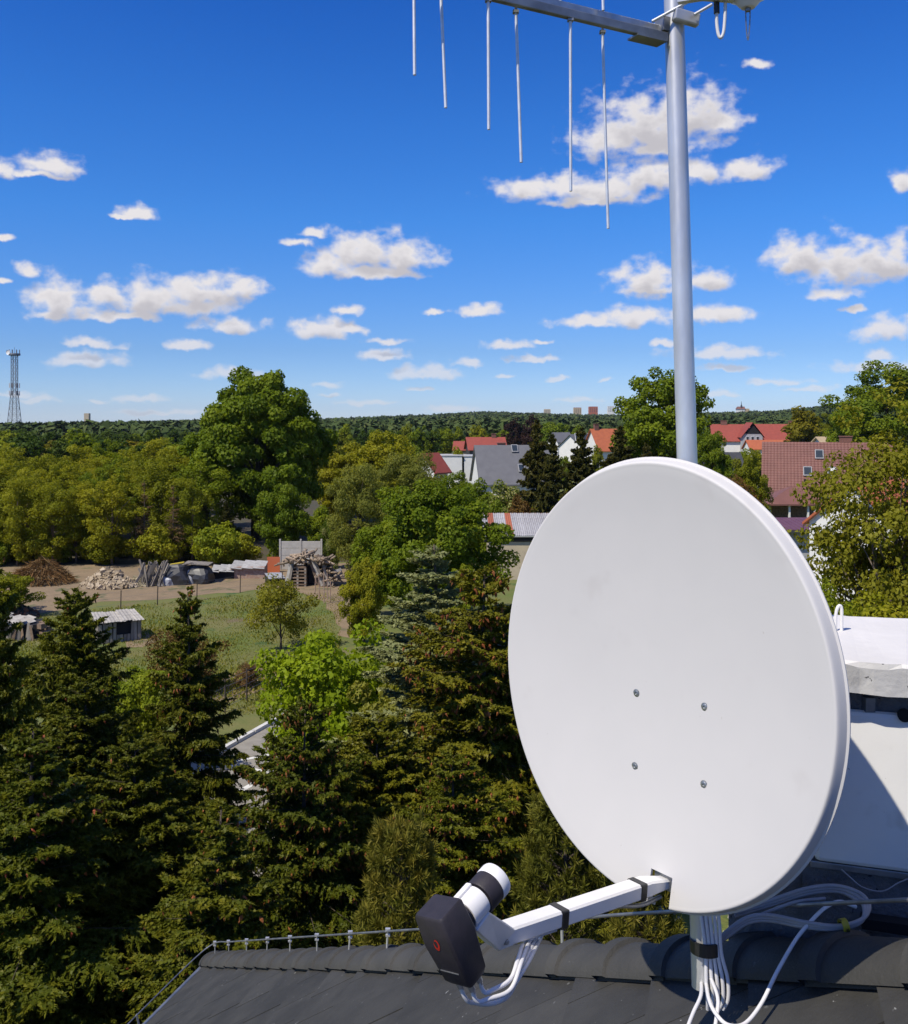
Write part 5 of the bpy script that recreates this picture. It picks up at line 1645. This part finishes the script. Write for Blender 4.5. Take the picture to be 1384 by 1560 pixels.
p = Vector((*gp(428, 1098), 0)); tag(MB().tube([p, p + Vector((0, 0, 1.55))], .035, 8).build('marker_pole', M['paint'], None), 'thin white pole beside the lime maple', 'pole')
# brush heap: dry sticks, one mass
g = np.random.default_rng(77)
n = 1500
a = g.uniform(0, 6.283, n); r_ = g.uniform(0, 1, n) ** .5
C = np.stack([np.cos(a) * r_ * 2.3, np.sin(a) * r_ * 1.5, 1.6 * (1 - r_ ** 1.7) * g.uniform(.3, 1, n) + .1], 1)
T = unit(np.stack([np.cos(a), np.sin(a), g.uniform(-.9, .3, n)], 1) + g.normal(size=(n, 3)) * .4)
V = leaves(C, unit(np.cross(T, g.normal(size=(n, 3)))), g.uniform(.5, 1.3, n), .05, g, 0, T=T)
Yb = gy(888); tag(link('brush_heap', np_mesh('brush_heap', V, 4, LM['brush'], g.uniform(0, 1, n)), None, ((62 - CX) / F * Yb, Yb, 0)), 'brown heap of dry brushwood at the wood edge on the left', 'brush heap', kind='stuff')
# junk by the collapsed shack
heap('junk_heap', 'dark junk heap with orange scraps behind the collapsed shack', 'junk', 15, 940, 3.0, .8, 260, .26, leafmat('junk', [(.03, .03, .03), (.12, .10, .08), (.30, .10, .05)], trans=0, rough=.8), None, 9, 'stuff')
heap('stone_scatter', 'pale stones lying under the near spruces', 'stones', 640, 1372, 9.0, .12, 420, .13, leafmat('white_stones', [(.34, .31, .27), (.44, .41, .36), (.56, .53, .48)], trans=0, rough=.9), None, 10, 'stuff')
heap('stone_scatter', 'pale stones lying under the dish, beyond the roof', 'stones', 990, 1395, 6.5, .06, 300, .075, bpy.data.materials['white_stones'], None, 11, 'stuff')
heap('stone_scatter', 'pale brown stones under the bush at the right edge', 'stones', 1340, 905, 14, .25, 500, .35, bpy.data.materials['white_stones'], None, 12, 'stuff')
heap('stone_scatter', 'few pale stones by the collapsed shack at the left edge', 'stones', 30, 1010, 3.2, .12, 22, .12, bpy.data.materials['white_stones'], None, 13, 'stuff')
# grass tufts over the meadow
g = np.random.default_rng(78)
n = 42000
pxs, pys = g.uniform(-30, 520, n), g.uniform(905, 1090, n)
Yg = H * F / (pys - CY); Xg = (pxs - CX) / F * Yg
Lg = g.uniform(.06, .15, n) * (1 + .5 * np.sin(Xg * .9) * np.sin(Yg * .6))
keep = (pys > 938 - (pxs - 60) * .10) & ~((pxs > 330) & (pys > 1120 - (pxs - 330) * .55))
C = np.stack([Xg, Yg, Lg * .38], 1)[keep]; Lg = Lg[keep]
T = unit(np.stack([g.normal(size=len(C)) * .45, g.normal(size=len(C)) * .45, np.ones(len(C))], 1))
V = leaves(C, unit(np.cross(T, g.normal(size=(len(C), 3)))), Lg, .38, g, .05, T=T)
LM['grass'] = leafmat('grass_blades', [(.13, .165, .022), (.18, .205, .032), (.27, .26, .075)], trans=.3, val=0)
tag(link('grass', np_mesh('grass', V, 4, LM['grass'], g.uniform(0, 1, len(C)))), 'green meadow grass between the shacks and the spruces', 'grass', kind='stuff')

# ================================================================ houses
M['roof_red'] = pm('red_roof', (.29, .058, .038), (.24, .048, .032), 1.5, rough=.7)
M['roof_orange'] = pm('orange_roof', (.42, .115, .045), (.36, .095, .04), 1.5, rough=.75)
M['roof_brown'] = pm('brown_metal_tile', (.20, .088, .068), (.17, .075, .058), .8, rough=.5)
M['roof_grey'] = pm('grey_roof', (.135, .135, .145), (.115, .115, .125), 1, rough=.6)
M['roof_dark'] = pm('dark_roof', (.04, .042, .048), (.055, .056, .06), 1, rough=.6)
M['roof_beige'] = pm('beige_roof', (.50, .38, .24), (.42, .32, .2), 1, rough=.8)
M['roof_purple'] = pm('plum_metal_roof', (.15, .06, .075), (.13, .05, .065), 1, rough=.45)
M['wall_white'] = pm('white_render', (.74, .73, .70), (.68, .67, .64), 1, rough=.9)
M['wall_grey'] = pm('grey_render', (.42, .42, .42), (.36, .36, .36), 1, rough=.9)
M['wall_beige'] = pm('beige_plaster', (.52, .44, .31), (.42, .35, .25), 1.2, rough=.9, spots=[((.25, .19, .13), 2.5, .63, .06)])
M['sky_frame'] = pm('skylight_frame', (.30, .30, .31), rough=.6)
M['glass'] = pm('window_glass', (.03, .04, .05), rough=.1, spec=.7)
M['frame'] = pm('window_frame', (.62, .62, .62), rough=.6)
M['chimney_brick'] = pm('chimney_brick', (.20, .09, .07), (.15, .07, .055), 6, rough=.9)
def tile_sheet(mb, p0, ex, ey, nrm, L, S, px_=.36, py_=.36, amp=.035, step=.03, mi=0):
    """pressed tile sheet: waves across, a step at every course"""
    nx, ny = int(L / px_) * 4, int(S / py_)
    vs, fs = [], []
    for j in range(ny):
        for e, lift in ((0, step), (1, 0)):
            for i in range(nx + 1):
                q = i / nx
                h = amp * (abs(math.sin(math.pi * (i / 4.0)))) + lift
                vs.append(p0 + ex * (L * q) + ey * (S * (j + e) / ny) + nrm * h)
    for r_ in range(2 * ny - 1):
        for i in range(nx):
            a = r_ * (nx + 1) + i
            fs.append((a, a + 1, a + nx + 2, a + nx + 1))
    mb.add(vs, fs, mi)
def house_(name, label, px, Y, w, d, eh, rh, rz, roofm, wallm, ov=.4, chim=(), wins=(), sky=(), base=None, tiles=False, cat='house'):
    """gabled house, ridge along its own x; wins on the front: (x, z, w, h); sky lights: (x, slope fraction)"""
    x = (px - CX) / F * Y
    z0 = float(terrain(x, Y)) if base is None else base
    o = empty(name, (x, Y, z0), label, cat, None, rz)
    wl_ = MB()
    wl_.add([(-w/2, -d/2, -1), (w/2, -d/2, -1), (w/2, d/2, -1), (-w/2, d/2, -1), (-w/2, -d/2, eh), (w/2, -d/2, eh), (w/2, d/2, eh), (-w/2, d/2, eh), (-w/2, 0, rh - .05), (w/2, 0, rh - .05)],
            [(0,1,5,4), (2,3,7,6), (1,2,6,9,5), (3,0,4,8,7)])
    wl_.build('wall', M[wallm], o, local=True)
    sl_ = (rh - eh) / (d / 2)
    rf = MB()
    e = ov * sl_
    for sy in (-1, 1):
        a = Vector((-w/2 - ov, sy * (d/2 + ov), eh - e)); b = Vector((w/2 + ov, sy * (d/2 + ov), eh - e))
        c = Vector((w/2 + ov, 0, rh)); dd_ = Vector((-w/2 - ov, 0, rh))
        th_ = Vector((0, 0, -.16))
        rf.add([a, b, c, dd_, a + th_, b + th_, c + th_, dd_ + th_], [(0,1,2,3),(4,7,6,5),(0,4,5,1),(1,5,6,2),(3,2,6,7),(0,3,7,4)])
        if tiles and sy == -1:
            ey = (dd_ - a); S = ey.length; ey.normalize()
            nn = Vector((1, 0, 0)).cross(ey)
            tile_sheet(rf, a + nn * .012, Vector((1, 0, 0)), ey, nn, w + 2 * ov, S)
    ro = rf.build('roof', M[roofm], o, local=True)
    for (cx_, cyf, cw, ch_) in chim:
        zc = rh - abs(cyf) * (rh - eh)
        c = MB().box((cx_, cyf * d / 2, zc + ch_ / 2 - .3), (cw, .7, ch_ + .6))
        c.box((cx_, cyf * d / 2, zc + ch_ + .06), (cw + .16, .86, .12))
        c.build('chimney', M['chimney_brick'], ro, local=True)
    for (wx, wz, ww, wh) in wins:
        fr = MB().box((wx, -d/2 - .02, wz), (ww + .2, .08, wh + .2)).build('window', M['frame'], o, local=True)
        MB().box((wx, -d/2 - .05, wz), (ww, .06, wh)).build('pane', M['glass'], fr, local=True)
    for (sx, f_, blind) in sky:
        c = Vector((sx, -d/2 * (1 - f_), eh + (rh - eh) * f_))
        an = math.atan(sl_)
        fr = MB().box((0, 0, 0), (.92, 1.35, .16)).build('skylight', M['sky_frame'], o, local=True)
        fr.location = c + Vector((0, -.1, .12)); fr.rotation_euler = (an, 0, 0)
        MB().box((0, 0, .085), (.74, 1.12, .02)).build('pane', M['glass'], fr, local=True)
        if blind: MB().box((0, .28, .10), (.60, .42, .02)).build('blind', M['frame'], fr, local=True)
    return o
house_('brown_roof_house', 'house with brown pressed tile roof and three skylights, right of the dish', 1262, 109, 13.6, 10, 3.0, 8.2, -.33, 'roof_brown', 'wall_white', .45,
       chim=((1.9, .05, 1.35, .9),), sky=((-1.0, .72, 0), (-2.3, .36, 0), (.25, .36, 1)), tiles=True,
       wins=((-4.6, 1.5, 1.2, 1.3), (-1.5, 1.5, 1.2, 1.3), (1.5, 1.5, 1.2, 1.3)))
bh = [o for o in bpy.data.objects if o.name.startswith('brown_roof_house')][0]
MB().box((-2.1, -2.9, 5.1), (.24, .24, .5)).build('roof_vent', M['dark'], bh, local=True)
MB().box((-2.6, -4.1, 3.9), (.24, .24, .5)).build('roof_vent', M['dark'], bh, local=True)
house_('red_roof_house', 'long house with dark red roof and white gable, right of the mast', 1136, 250, 17, 11, 5.4, 9.4, -.20, 'roof_red', 'wall_white', .5, chim=((-5.5, 0, 1.6, .9),))
hx = (1147 - CX) / F * 243
# cross gable with three windows
cg = empty('gable_house', (hx, 243, float(terrain(hx, 243))), 'white gable end with three narrow windows and dark trim', 'house')
MB().add([(-2.6, 0, -1), (2.6, 0, -1), (2.6, 0, 6.3), (0, 0, 9.3), (-2.6, 0, 6.3), (-2.6, 5, -1), (2.6, 5, -1), (2.6, 5, 6.3), (0, 5, 9.3), (-2.6, 5, 6.3)], [(0, 1, 2, 3, 4), (1, 6, 7, 2), (5, 0, 4, 9)]).build('wall', M['wall_grey'], cg, local=True)
MB().add([(-3.1, -.4, 6.0), (0, -.4, 9.9), (0, 5.2, 9.9), (-3.1, 5.2, 6.0)], [(0, 1, 2, 3)]).add([(3.1, -.4, 6.0), (0, -.4, 9.9), (0, 5.2, 9.9), (3.1, 5.2, 6.0)], [(0, 1, 2, 3)]).build('roof', M['roof_red'], cg, local=True)
MB().add([(-2.0, -.06, 7.0), (2.0, -.06, 7.0), (0, -.06, 9.4)], [(0, 1, 2)]).build('dark_gable', M['dark'], cg, local=True)
for wx in (-1.3, 0, 1.3):
    f_ = MB().box((wx, -.03, 5.3), (.85, .08, 2.1)).build('window', M['frame'], cg, local=True)
    MB().box((wx, -.08, 5.3), (.6, .06, 1.85)).build('pane', M['glass'], f_, local=True)
house_('red_roof_house', 'red roofed house with pale side gable, right part of the pair', 1185, 258, 15, 11, 5.0, 9.4, -.38, 'roof_red', 'wall_grey', .5, chim=((3.5, 0, 1.4, .8),))
house_('red_roof_house', 'small orange red annexe in front of the red gables', 1172, 236, 11, 6, 3.6, 5.6, .02, 'roof_orange', 'wall_white', .4)
house_('beige_roof_house', 'house with sandy beige roof behind the brown tiled one', 1280, 150, 8.5, 9, 4.6, 8.1, .35, 'roof_beige', 'wall_white', .5, chim=((0, .2, 1.0, .8),))
house_('grey_roof_house', 'house with big slate grey roof and two skylights', 782, 134, 10.5, 9.5, 2.3, 7.2, .12, 'roof_grey', 'wall_white', .35, chim=((-1.6, .1, 1.1, .7),), sky=((.1, .88, 0), (.6, .34, 0)))
# white flat roofed building
Yw = 150; xw = (706 - CX) / F * Yw
wb = empty('flat_roof_house', (xw, Yw, 0), 'white flat roofed building left of the slate grey roof', 'house')
MB().box((-2.4, 0, 2.3), (4.4, 6, 5.6)).build('wall', M['wall_white'], wb, local=True)
MB().box((2.4, .3, 2.25), (4.6, 6, 5.5)).build('wall', M['wall_white'], wb, local=True)
MB().box((-2.4, 0, 5.15), (4.6, 6.2, .12)).build('roof_edge', M['wall_grey'], wb, local=True)
MB().box((2.4, .3, 5.06), (4.8, 6.2, .12)).build('roof_edge', M['wall_grey'], wb, local=True)
for wx in (2.0, 3.1):
    f_ = MB().box((wx, -2.74, 3.6), (.9, .08, 1.6)).build('window', M['frame'], wb, local=True)
    MB().box((wx, -2.79, 3.6), (.72, .06, 1.42)).build('pane', M['glass'], f_, local=True)
house_('red_roof_cottage', 'small bright red roof left of the white flat roofed building', 656, 120, 2.6, 3.6, 4.6, 6.6, .9, 'roof_red', 'wall_white', .4)
house_('red_roof_house', 'red roofed house above the white flat roofed building', 740, 225, 8.5, 8, 3.9, 6.5, .1, 'roof_red', 'roof_dark', .5, chim=((2, 0, 1.0, .7),))
house_('red_roof_house', 'brownish red roof cut off by trees, left of the red house', 712, 235, 6, 6, 3.4, 5.3, -.1, 'roof_red', 'wall_beige', .4)
house_('orange_roof_house', 'house with vivid orange roof and white chimney, left of the mast', 922, 215, 6.5, 8, 4.2, 8.6, .3, 'roof_orange', 'wall_white', .5, chim=((-2.2, 0, 1.0, 1.0),))
house_('white_house', 'white house with dark solar panels on the roof', 882, 225, 6, 7, 4.5, 7.2, .75, 'roof_grey', 'wall_white', .4)
Ys = 219; xs = (889 - CX) / F * Ys
sp = empty('solar_array', (xs, Ys, 6.6), 'tilted dark solar panels on the white house', 'solar panels')
for i in (-1, 1):
    q = MB().box((i * .95, 0, 0), (1.7, 2.6, .08), Matrix.Rotation(.7, 3, 'X')).build('solar_panel', M['glass'], sp, local=True)
    MB().box((i * .95, .0, -.02), (1.85, 2.8, .05), Matrix.Rotation(.7, 3, 'X')).build('panel_frame', M['frame'], q, local=True)
house_('white_house', 'white house gable peeping out between the dark conifers', 855, 240, 4.5, 5, 5.2, 7.4, .4, 'roof_grey', 'wall_white', .3)
house_('dark_roof_house', 'long low dark roof with chimneys just above the dish', 1035, 128, 16, 8, 3.0, 6.4, .03, 'roof_dark', 'wall_grey', .4, chim=((-4.5, .1, .8, .8), (-1.2, .1, .7, .8)))
# gazebo, plum roofed shed, white house behind the thin tree
Yz = 93; xz = (1206 - CX) / F * Yz
gz = empty('gazebo', (xz, Yz, 0), 'open gazebo with low brown pyramid roof below the skylights', 'gazebo')
MB().add([(-3.3, -2.4, 2.75), (3.3, -2.4, 2.75), (3.3, 2.4, 2.75), (-3.3, 2.4, 2.75), (0, 0, 4.3), (-3.3, -2.4, 2.6), (3.3, -2.4, 2.6), (3.3, 2.4, 2.6), (-3.3, 2.4, 2.6)], [(0, 1, 4), (1, 2, 4), (2, 3, 4), (3, 0, 4), (0, 5, 6, 1), (1, 6, 7, 2), (2, 7, 8, 3), (3, 8, 5, 0), (8, 7, 6, 5)]).build('roof', M['roof_brown'], gz, local=True)
for sx in (-2.8, -.9, .9, 2.8):
    MB().box((sx, -2.0, 1.3), (.18, .18, 2.6)).build('post', M['wall_white'], gz, local=True)
MB().box((0, 2.1, 1.3), (6.0, .15, 2.6)).build('back_wall', M['board_brown'], gz, local=True)
Yp = 73; xp = (1218 - CX) / F * Yp
ps = empty('plum_roof_shed', (xp, Yp, 0), 'low shed with flat plum coloured metal roof behind the dish rim', 'shed')
MB().box((0, 1.2, 1.1), (5.0, 3.2, 2.2)).build('wall', M['wall_grey'], ps, local=True)
t_ = MB().box((0, 1.2, 2.68), (5.6, 4.6, .10), Matrix.Rotation(.10, 3, 'X')).build('roof', M['roof_purple'], ps, local=True)
for i in range(15):
    MB().beam((-2.7 + i * .385, -1.08, 2.50), (-2.7 + i * .385, 3.47, 2.955), .03, .03).build('seam', M['roof_purple'], t_, local=True)
MB().box((0, -1.16, 2.38), (5.6, .06, .18)).build('fascia', M['roof_dark'], ps, local=True)
house_('white_house', 'white house half hidden behind the thin tree at the right edge', 1352, 58, 7.0, 6, 4.8, 7.2, .6, 'roof_orange', 'wall_white', .3)
house_('white_house', 'low white wall glimpsed under the thin tree, beside the plum roof', 1262, 48, 3.0, 4, 1.0, 1.5, .1, 'wall_grey', 'wall_grey', .05, cat='outbuilding')
# rusty roofed shed
M['tin'] = pm('weathered_zinc', (.52, .51, .50), (.36, .34, .33), 2.2, rough=.5, metal=.2, objvar=.12, spots=[((.30, .13, .06), 1.6, .62, .06)])
M['tin_rust'] = pm('rusty_zinc', (.36, .10, .045), (.28, .09, .05), 3, rough=.8, objvar=.15)
Yt = 64; xt = (812 - CX) / F * Yt
ts = empty('rusty_shed', (xt, Yt, 0), 'plastered shed with a rusty corrugated roof, left of the dish', 'shed')
MB().box((0, 2.6, 1.35), (5.9, 4.6, 3.1)).build('wall', M['wall_beige'], ts, local=True)
MB().box((0, .32, 2.74), (6.6, .12, .3)).build('eave_board', M['dark'], ts, local=True)
for i in range(16):
    L_, wd_ = 4.9, .425
    t_ = MB()
    k = 6
    for j in range(k):
        xa, xb = wd_ * j / k, wd_ * (j + 1) / k
        za, zb = .035 * (j % 2), .035 * ((j + 1) % 2)
        t_.add([(xa, 0, za), (xb, 0, zb), (xb, L_, zb), (xa, L_, za), (xa, 0, za - .01), (xb, 0, zb - .01), (xb, L_, zb - .01), (xa, L_, za - .01)], [(0,1,2,3),(7,6,5,4),(0,4,5,1),(1,5,6,2),(2,6,7,3),(3,7,4,0)])
    s_ = t_.build('roof_sheet', M['tin_rust'] if i in (1, 4) else M['tin'], ts, local=True)
    s_.location = (-3.35 + i * .42, .1, 3.02 + (.008 if i % 2 else 0)); s_.rotation_euler = (.215, 0, 0)
MB().beam((-3.4, .05, 2.98), (3.4, .05, 2.98), .08, .09).build('gutter', M['galv'], ts, local=True)
MB().box((1.6, .28, 1.2), (.7, .06, 1.0)).build('window', M['dark'], ts, local=True)

# ================================================================ far things
M['lattice'] = pm('lattice_steel', (.20, .21, .23), rough=.6, metal=.3)
Yq = 600; xq = (22 - CX) / F * Yq
zb_ = hgt(652, Yq) - 14
tw = empty('lattice_tower', (xq, Yq, zb_), 'lattice telecom tower with antenna platforms on the left skyline', 'telecom tower')
ht = hgt(541, Yq) - zb_
def half(z): return max(1.5, 4.4 - 2.9 * min(1, z / (ht * .62)))
for sx in (-1, 1):
    for sy in (-1, 1):
        MB().tube([(sx * half(ht * i / 8), sy * half(ht * i / 8), ht * i / 8) for i in range(9)], .22, 5).build('leg', M['lattice'], tw, local=True)
br_ = MB()
lv = 16
for i in range(lv):
    z0_, z1_ = ht * i / lv, ht * (i + 1) / lv
    h0_, h1_ = half(z0_), half(z1_)
    for (ax_, ay_, bx_, by_) in ((-1, -1, 1, -1), (1, -1, 1, 1), (1, 1, -1, 1), (-1, 1, -1, -1)):
        br_.tube([(ax_ * h0_, ay_ * h0_, z0_), (bx_ * h1_, by_ * h1_, z1_)], .10, 4, cap=False)
        br_.tube([(bx_ * h0_, by_ * h0_, z0_), (ax_ * h1_, ay_ * h1_, z1_)], .10, 4, cap=False)
        br_.tube([(ax_ * h1_, ay_ * h1_, z1_), (bx_ * h1_, by_ * h1_, z1_)], .10, 4, cap=False)
br_.build('bracing', M['lattice'], tw, local=True)
MB().lathe((0, 0, ht), (0, 0, 1), [(1.0, -.3), (3.4, -.2), (3.6, .3), (3.5, 1.1), (3.4, .2), (.5, .1)], 20, cap=False).build('platform', M['lattice'], tw, local=True)
for i in range(8):
    a_ = i * math.pi / 4
    MB().box((math.cos(a_) * 3.2, math.sin(a_) * 3.2, ht + 1.9), (.35, .35, 3.2)).build('antenna', M['lattice'], tw, local=True)
MB().tube([(0, 0, ht), (0, 0, ht + 5)], .12, 5).build('spike', M['lattice'], tw, local=True)
MB().lathe((-2.6, -2.6, ht + 1.6), (-.3, -1, 0), [(.0, .1), (1.2, .3), (1.5, .5), (1.5, .0), (.3, -.4)], 16, cap=False).build('round_dish', M['white_plastic'], tw, local=True)
for zz in (.60, .68):
    for i in range(6):
        a_ = i * math.pi / 3 + .3
        MB().box((math.cos(a_) * 2.9, math.sin(a_) * 2.9, ht * zz), (.5, .5, 3.0)).build('antenna', M['frame'] if i % 3 == 0 else M['lattice'], tw, local=True)
# church spire in the trees
Yc = 900; xc = (133 - CX) / F * Yc
sp_ = empty('church_spire', (xc, Yc, float(terrain(xc, Yc))), 'tiny dark church spire above the trees near the tower', 'church')
MB().box((0, 0, 8), (4.5, 4.5, 22)).build('tower', M['wall_beige'], sp_, local=True)
MB().lathe((0, 0, hgt(652, Yc) - sp_.location.z), (0, 0, 1), [(3.0, 0), (1.2, 3), (.25, 10), (.0, 11)], 8).build('spire', M['roof_dark'], sp_, local=True)
def block(label, px, py_top, Y, w, h, mat, roof):
    x = (px - CX) / F * Y
    zt = hgt(py_top, Y)
    o = empty('apartment_block', (x, Y, zt - h), label, 'apartment block')
    MB().box((0, 0, h / 2 - 8), (w, 14, h + 16)).build('wall', M[mat], o, local=True)
    MB().box((0, 0, h + .6), (w * .96, 13.4, 1.2)).build('roof', M[roof], o, local=True)
    for i in range(4):
        for j in range(4):
            MB().box((-w * .36 + w * .24 * i, -7.03, h - 3 - j * 3.2), (w * .12, .1, 1.6)).build('window', M['glass'], o, local=True)
    return o
block('cream block on the far hill, leftmost of the four', 834, 624, 2500, 17, 16, 'wall_beige', 'roof_beige')
block('sandy block on the far hill, second from left', 880, 621.5, 2500, 20, 18, 'roof_beige', 'roof_red')
block('pinkish block on the far hill, third from left', 904, 620, 2480, 23, 20, 'roof_orange', 'roof_red')
block('white block on the far hill, nearest the mast tree', 931, 619.5, 2500, 17, 20, 'wall_white', 'wall_grey')
Yk = 1800; xk = (1130 - CX) / F * Yk
ck = empty('hill_church', (xk, Yk, hgt(630, Yk)), 'far hilltop church with pinkish walls and thin spire', 'church')
MB().box((-2, 0, 2), (14, 10, 14)).build('nave', M['wall_white'], ck, local=True)
MB().add([(-10, -6, 8.5), (6, -6, 8.5), (6, 6, 8.5), (-10, 6, 8.5), (-8, 0, 13.5), (6, 0, 13.5)], [(0, 1, 5, 4), (2, 3, 4, 5), (3, 0, 4), (1, 2, 5)]).build('roof', M['chimney_brick'], ck, local=True)
MB().box((9, 0, 3), (10, 9, 13)).build('wing', M['roof_beige'], ck, local=True)
MB().lathe((-.5, -2, 12), (0, 0, 1), [(1.8, 0), (1.5, 4), (.7, 5), (.3, 11), (0, 12)], 10).build('spire', M['roof_dark'], ck, local=True)
# trees in the middle distance, each its own
far_t = [broad(90 + i, 'mid', 11.0, 4.2, .8, 70, 5200, .62, clr=.30, lobes=.26) for i in range(4)]
far_c = conifer(95, 14.0, 3.0, 120, 900, 6, tl=.8, tw=.5, droop=.35, twig=.42, zlow=.08)
fc_me = np_mesh('crown', far_c[0], 3, LM['spruce_dark'], far_c[1]); fc_tr = conifer_wood(14.0, .2, far_c[2], far_c[3], M['bark'], 4)
g_ = random.Random(33)
def far_row(label, group, pxs, top, Y, keys, wide=1.0, jt=5, jy=14):
    for i, px in enumerate(sorted(pxs, reverse=True)):
        put_broad('distant_tree', label + ', ' + ORD[i], 'tree', far_t[(i + int(Y)) % 4], 11.0, px + g_.uniform(-7, 7), top + g_.uniform(-jt, jt), Y + g_.uniform(-jy, jy), g_.uniform(0, 6), wide * g_.uniform(.9, 1.3), group, key=keys[i % len(keys)])
far_row('dark tree in the belt behind the young wood', 'tree belt behind the young wood', range(-40, 300, 24), 668, 150, ['dark', 'dark', 'mid', 'dark', 'wood2'])
far_row('dark tree just below the left skyline', 'second belt at left', range(-50, 310, 26), 657, 260, ['dark', 'dark', 'dark', 'mid'], .9)
far_row('tree between the great oak and the red roofs', 'tree belt right of the oak', range(488, 700, 22), 657, 230, ['mid', 'dark', 'mid', 'wood', 'dark'], .8)
far_row('tree behind the red roofed middle houses', 'trees behind the middle houses', range(660, 1010, 22), 654, 300, ['mid', 'dark', 'bright', 'mid', 'dark'], .75)
far_row('garden tree among the middle houses', 'garden trees in the middle', (640, 672, 700, 722, 752, 862, 905, 968), 690, 160, ['mid', 'wood', 'bright', 'mid'], .6)
far_row('tree behind the dark red roofs at right', 'trees behind the right houses', range(1090, 1300, 20), 649, 330, ['mid', 'dark', 'dark', 'wood'], .7)
far_row('leafy tree around the brown tiled house', 'garden trees at right', (1105, 1130, 1160, 1225, 1255, 1300, 1330, 1365), 690, 135, ['mid', 'wood', 'mid', 'dark'], .7)
put_broad('copper_beech', 'left of two dark purple trees on the middle skyline', 'tree', far_t[0], 11.0, 784, 641, 290, 0, .8, key='purple')
put_broad('copper_beech', 'right of two dark purple trees on the middle skyline', 'tree', far_t[1], 11.0, 811, 640, 285, 1, .75, key='purple')
put_broad('round_tree', 'bright green round tree right of the purple trees', 'tree', far_t[2], 11.0, 845, 642, 250, 0, 1.1, key='bright')
put_broad('round_tree', 'yellowish round tree left of the purple trees', 'tree', far_t[3], 11.0, 728, 647, 290, 0, .8, key='wood')
put_broad('far_oak', 'dark wooded knoll tree at the far right behind the skyline tree', 'tree', far_t[1], 11.0, 1225, 632, 200, 0, 1.0, key='wood2')
# the distant forest: one mass of small crowns
g = np.random.default_rng(101)
n = 16500
D = np.exp(g.uniform(np.log(330), np.log(2700), n))
pxr = g.uniform(-260, 1640, n)
ok = D < ridge_dist(pxr) * 1.04
D, pxr = D[ok], pxr[ok]; n = len(D)
X = (pxr - CX) / F * D
Z = terrain(X, D)
size = g.uniform(2.2, 3.9, n) * (1 + D / 3500)
tall = g.uniform(1.0, 1.7, n)
NT = 30
ci = np.repeat(np.arange(n), NT)
dd_ = unit(g.normal(size=(n * NT, 3)))
dd_[:, 2] = np.abs(dd_[:, 2]) * 1.1 - .35
C = dd_ * (size[ci] * g.uniform(.75, 1.08, n * NT))[:, None]
C[:, 2] *= tall[ci]
C += np.stack([X, D, Z + 4.5], 1)[ci]
Nn = unit(dd_ + g.normal(size=(n * NT, 3)) * .45 + np.array([0, 0, .3]))
T = g.normal(size=(n * NT, 3)); T = unit(T - (T * Nn).sum(1, keepdims=True) * Nn)
B = np.cross(Nn, T)
ls = (size[ci] * g.uniform(.35, .62, n * NT))[:, None]
tri = np.stack([C + T * ls, C - T * ls * .6 + B * ls * .8, C - T * ls * .5 - B * ls * .8], 1).reshape(-1, 3)
crn = np.clip(g.normal(.45, .28, n), 0, 1)
LM['forest'] = leafmat('far_forest', [(.036, .062, .018), (.056, .086, .024), (.092, .118, .034)], trans=.0, rough=.9, val=0)
fo = link('distant_forest', np_mesh('distant_forest', tri, 3, LM['forest'], np.clip(crn[ci] + g.normal(size=n * NT) * .08, 0, 1)))
tag(fo, 'dark wooded hills along the horizon', 'forest', kind='stuff')

# ---------------------------------------------------------------- summer haze
hz = MB().box((0, 0, 2), (10400, 10400, 150))
m_ = bpy.data.materials.new('haze_air'); m_.use_nodes = True
m_.node_tree.nodes.clear()
ov_ = m_.node_tree.nodes.new('ShaderNodeOutputMaterial'); pv = m_.node_tree.nodes.new('ShaderNodeVolumePrincipled')
pv.inputs['Color'].default_value = (.80, .88, 1.0, 1)
pv.inputs['Density'].default_value = .00005
pv.inputs['Anisotropy'].default_value = .2
m_.node_tree.links.new(pv.outputs[0], ov_.inputs['Volume'])
tag(hz.build('haze', m_, None, local=True), 'thin bluish summer haze over the land', 'haze', kind='stuff')
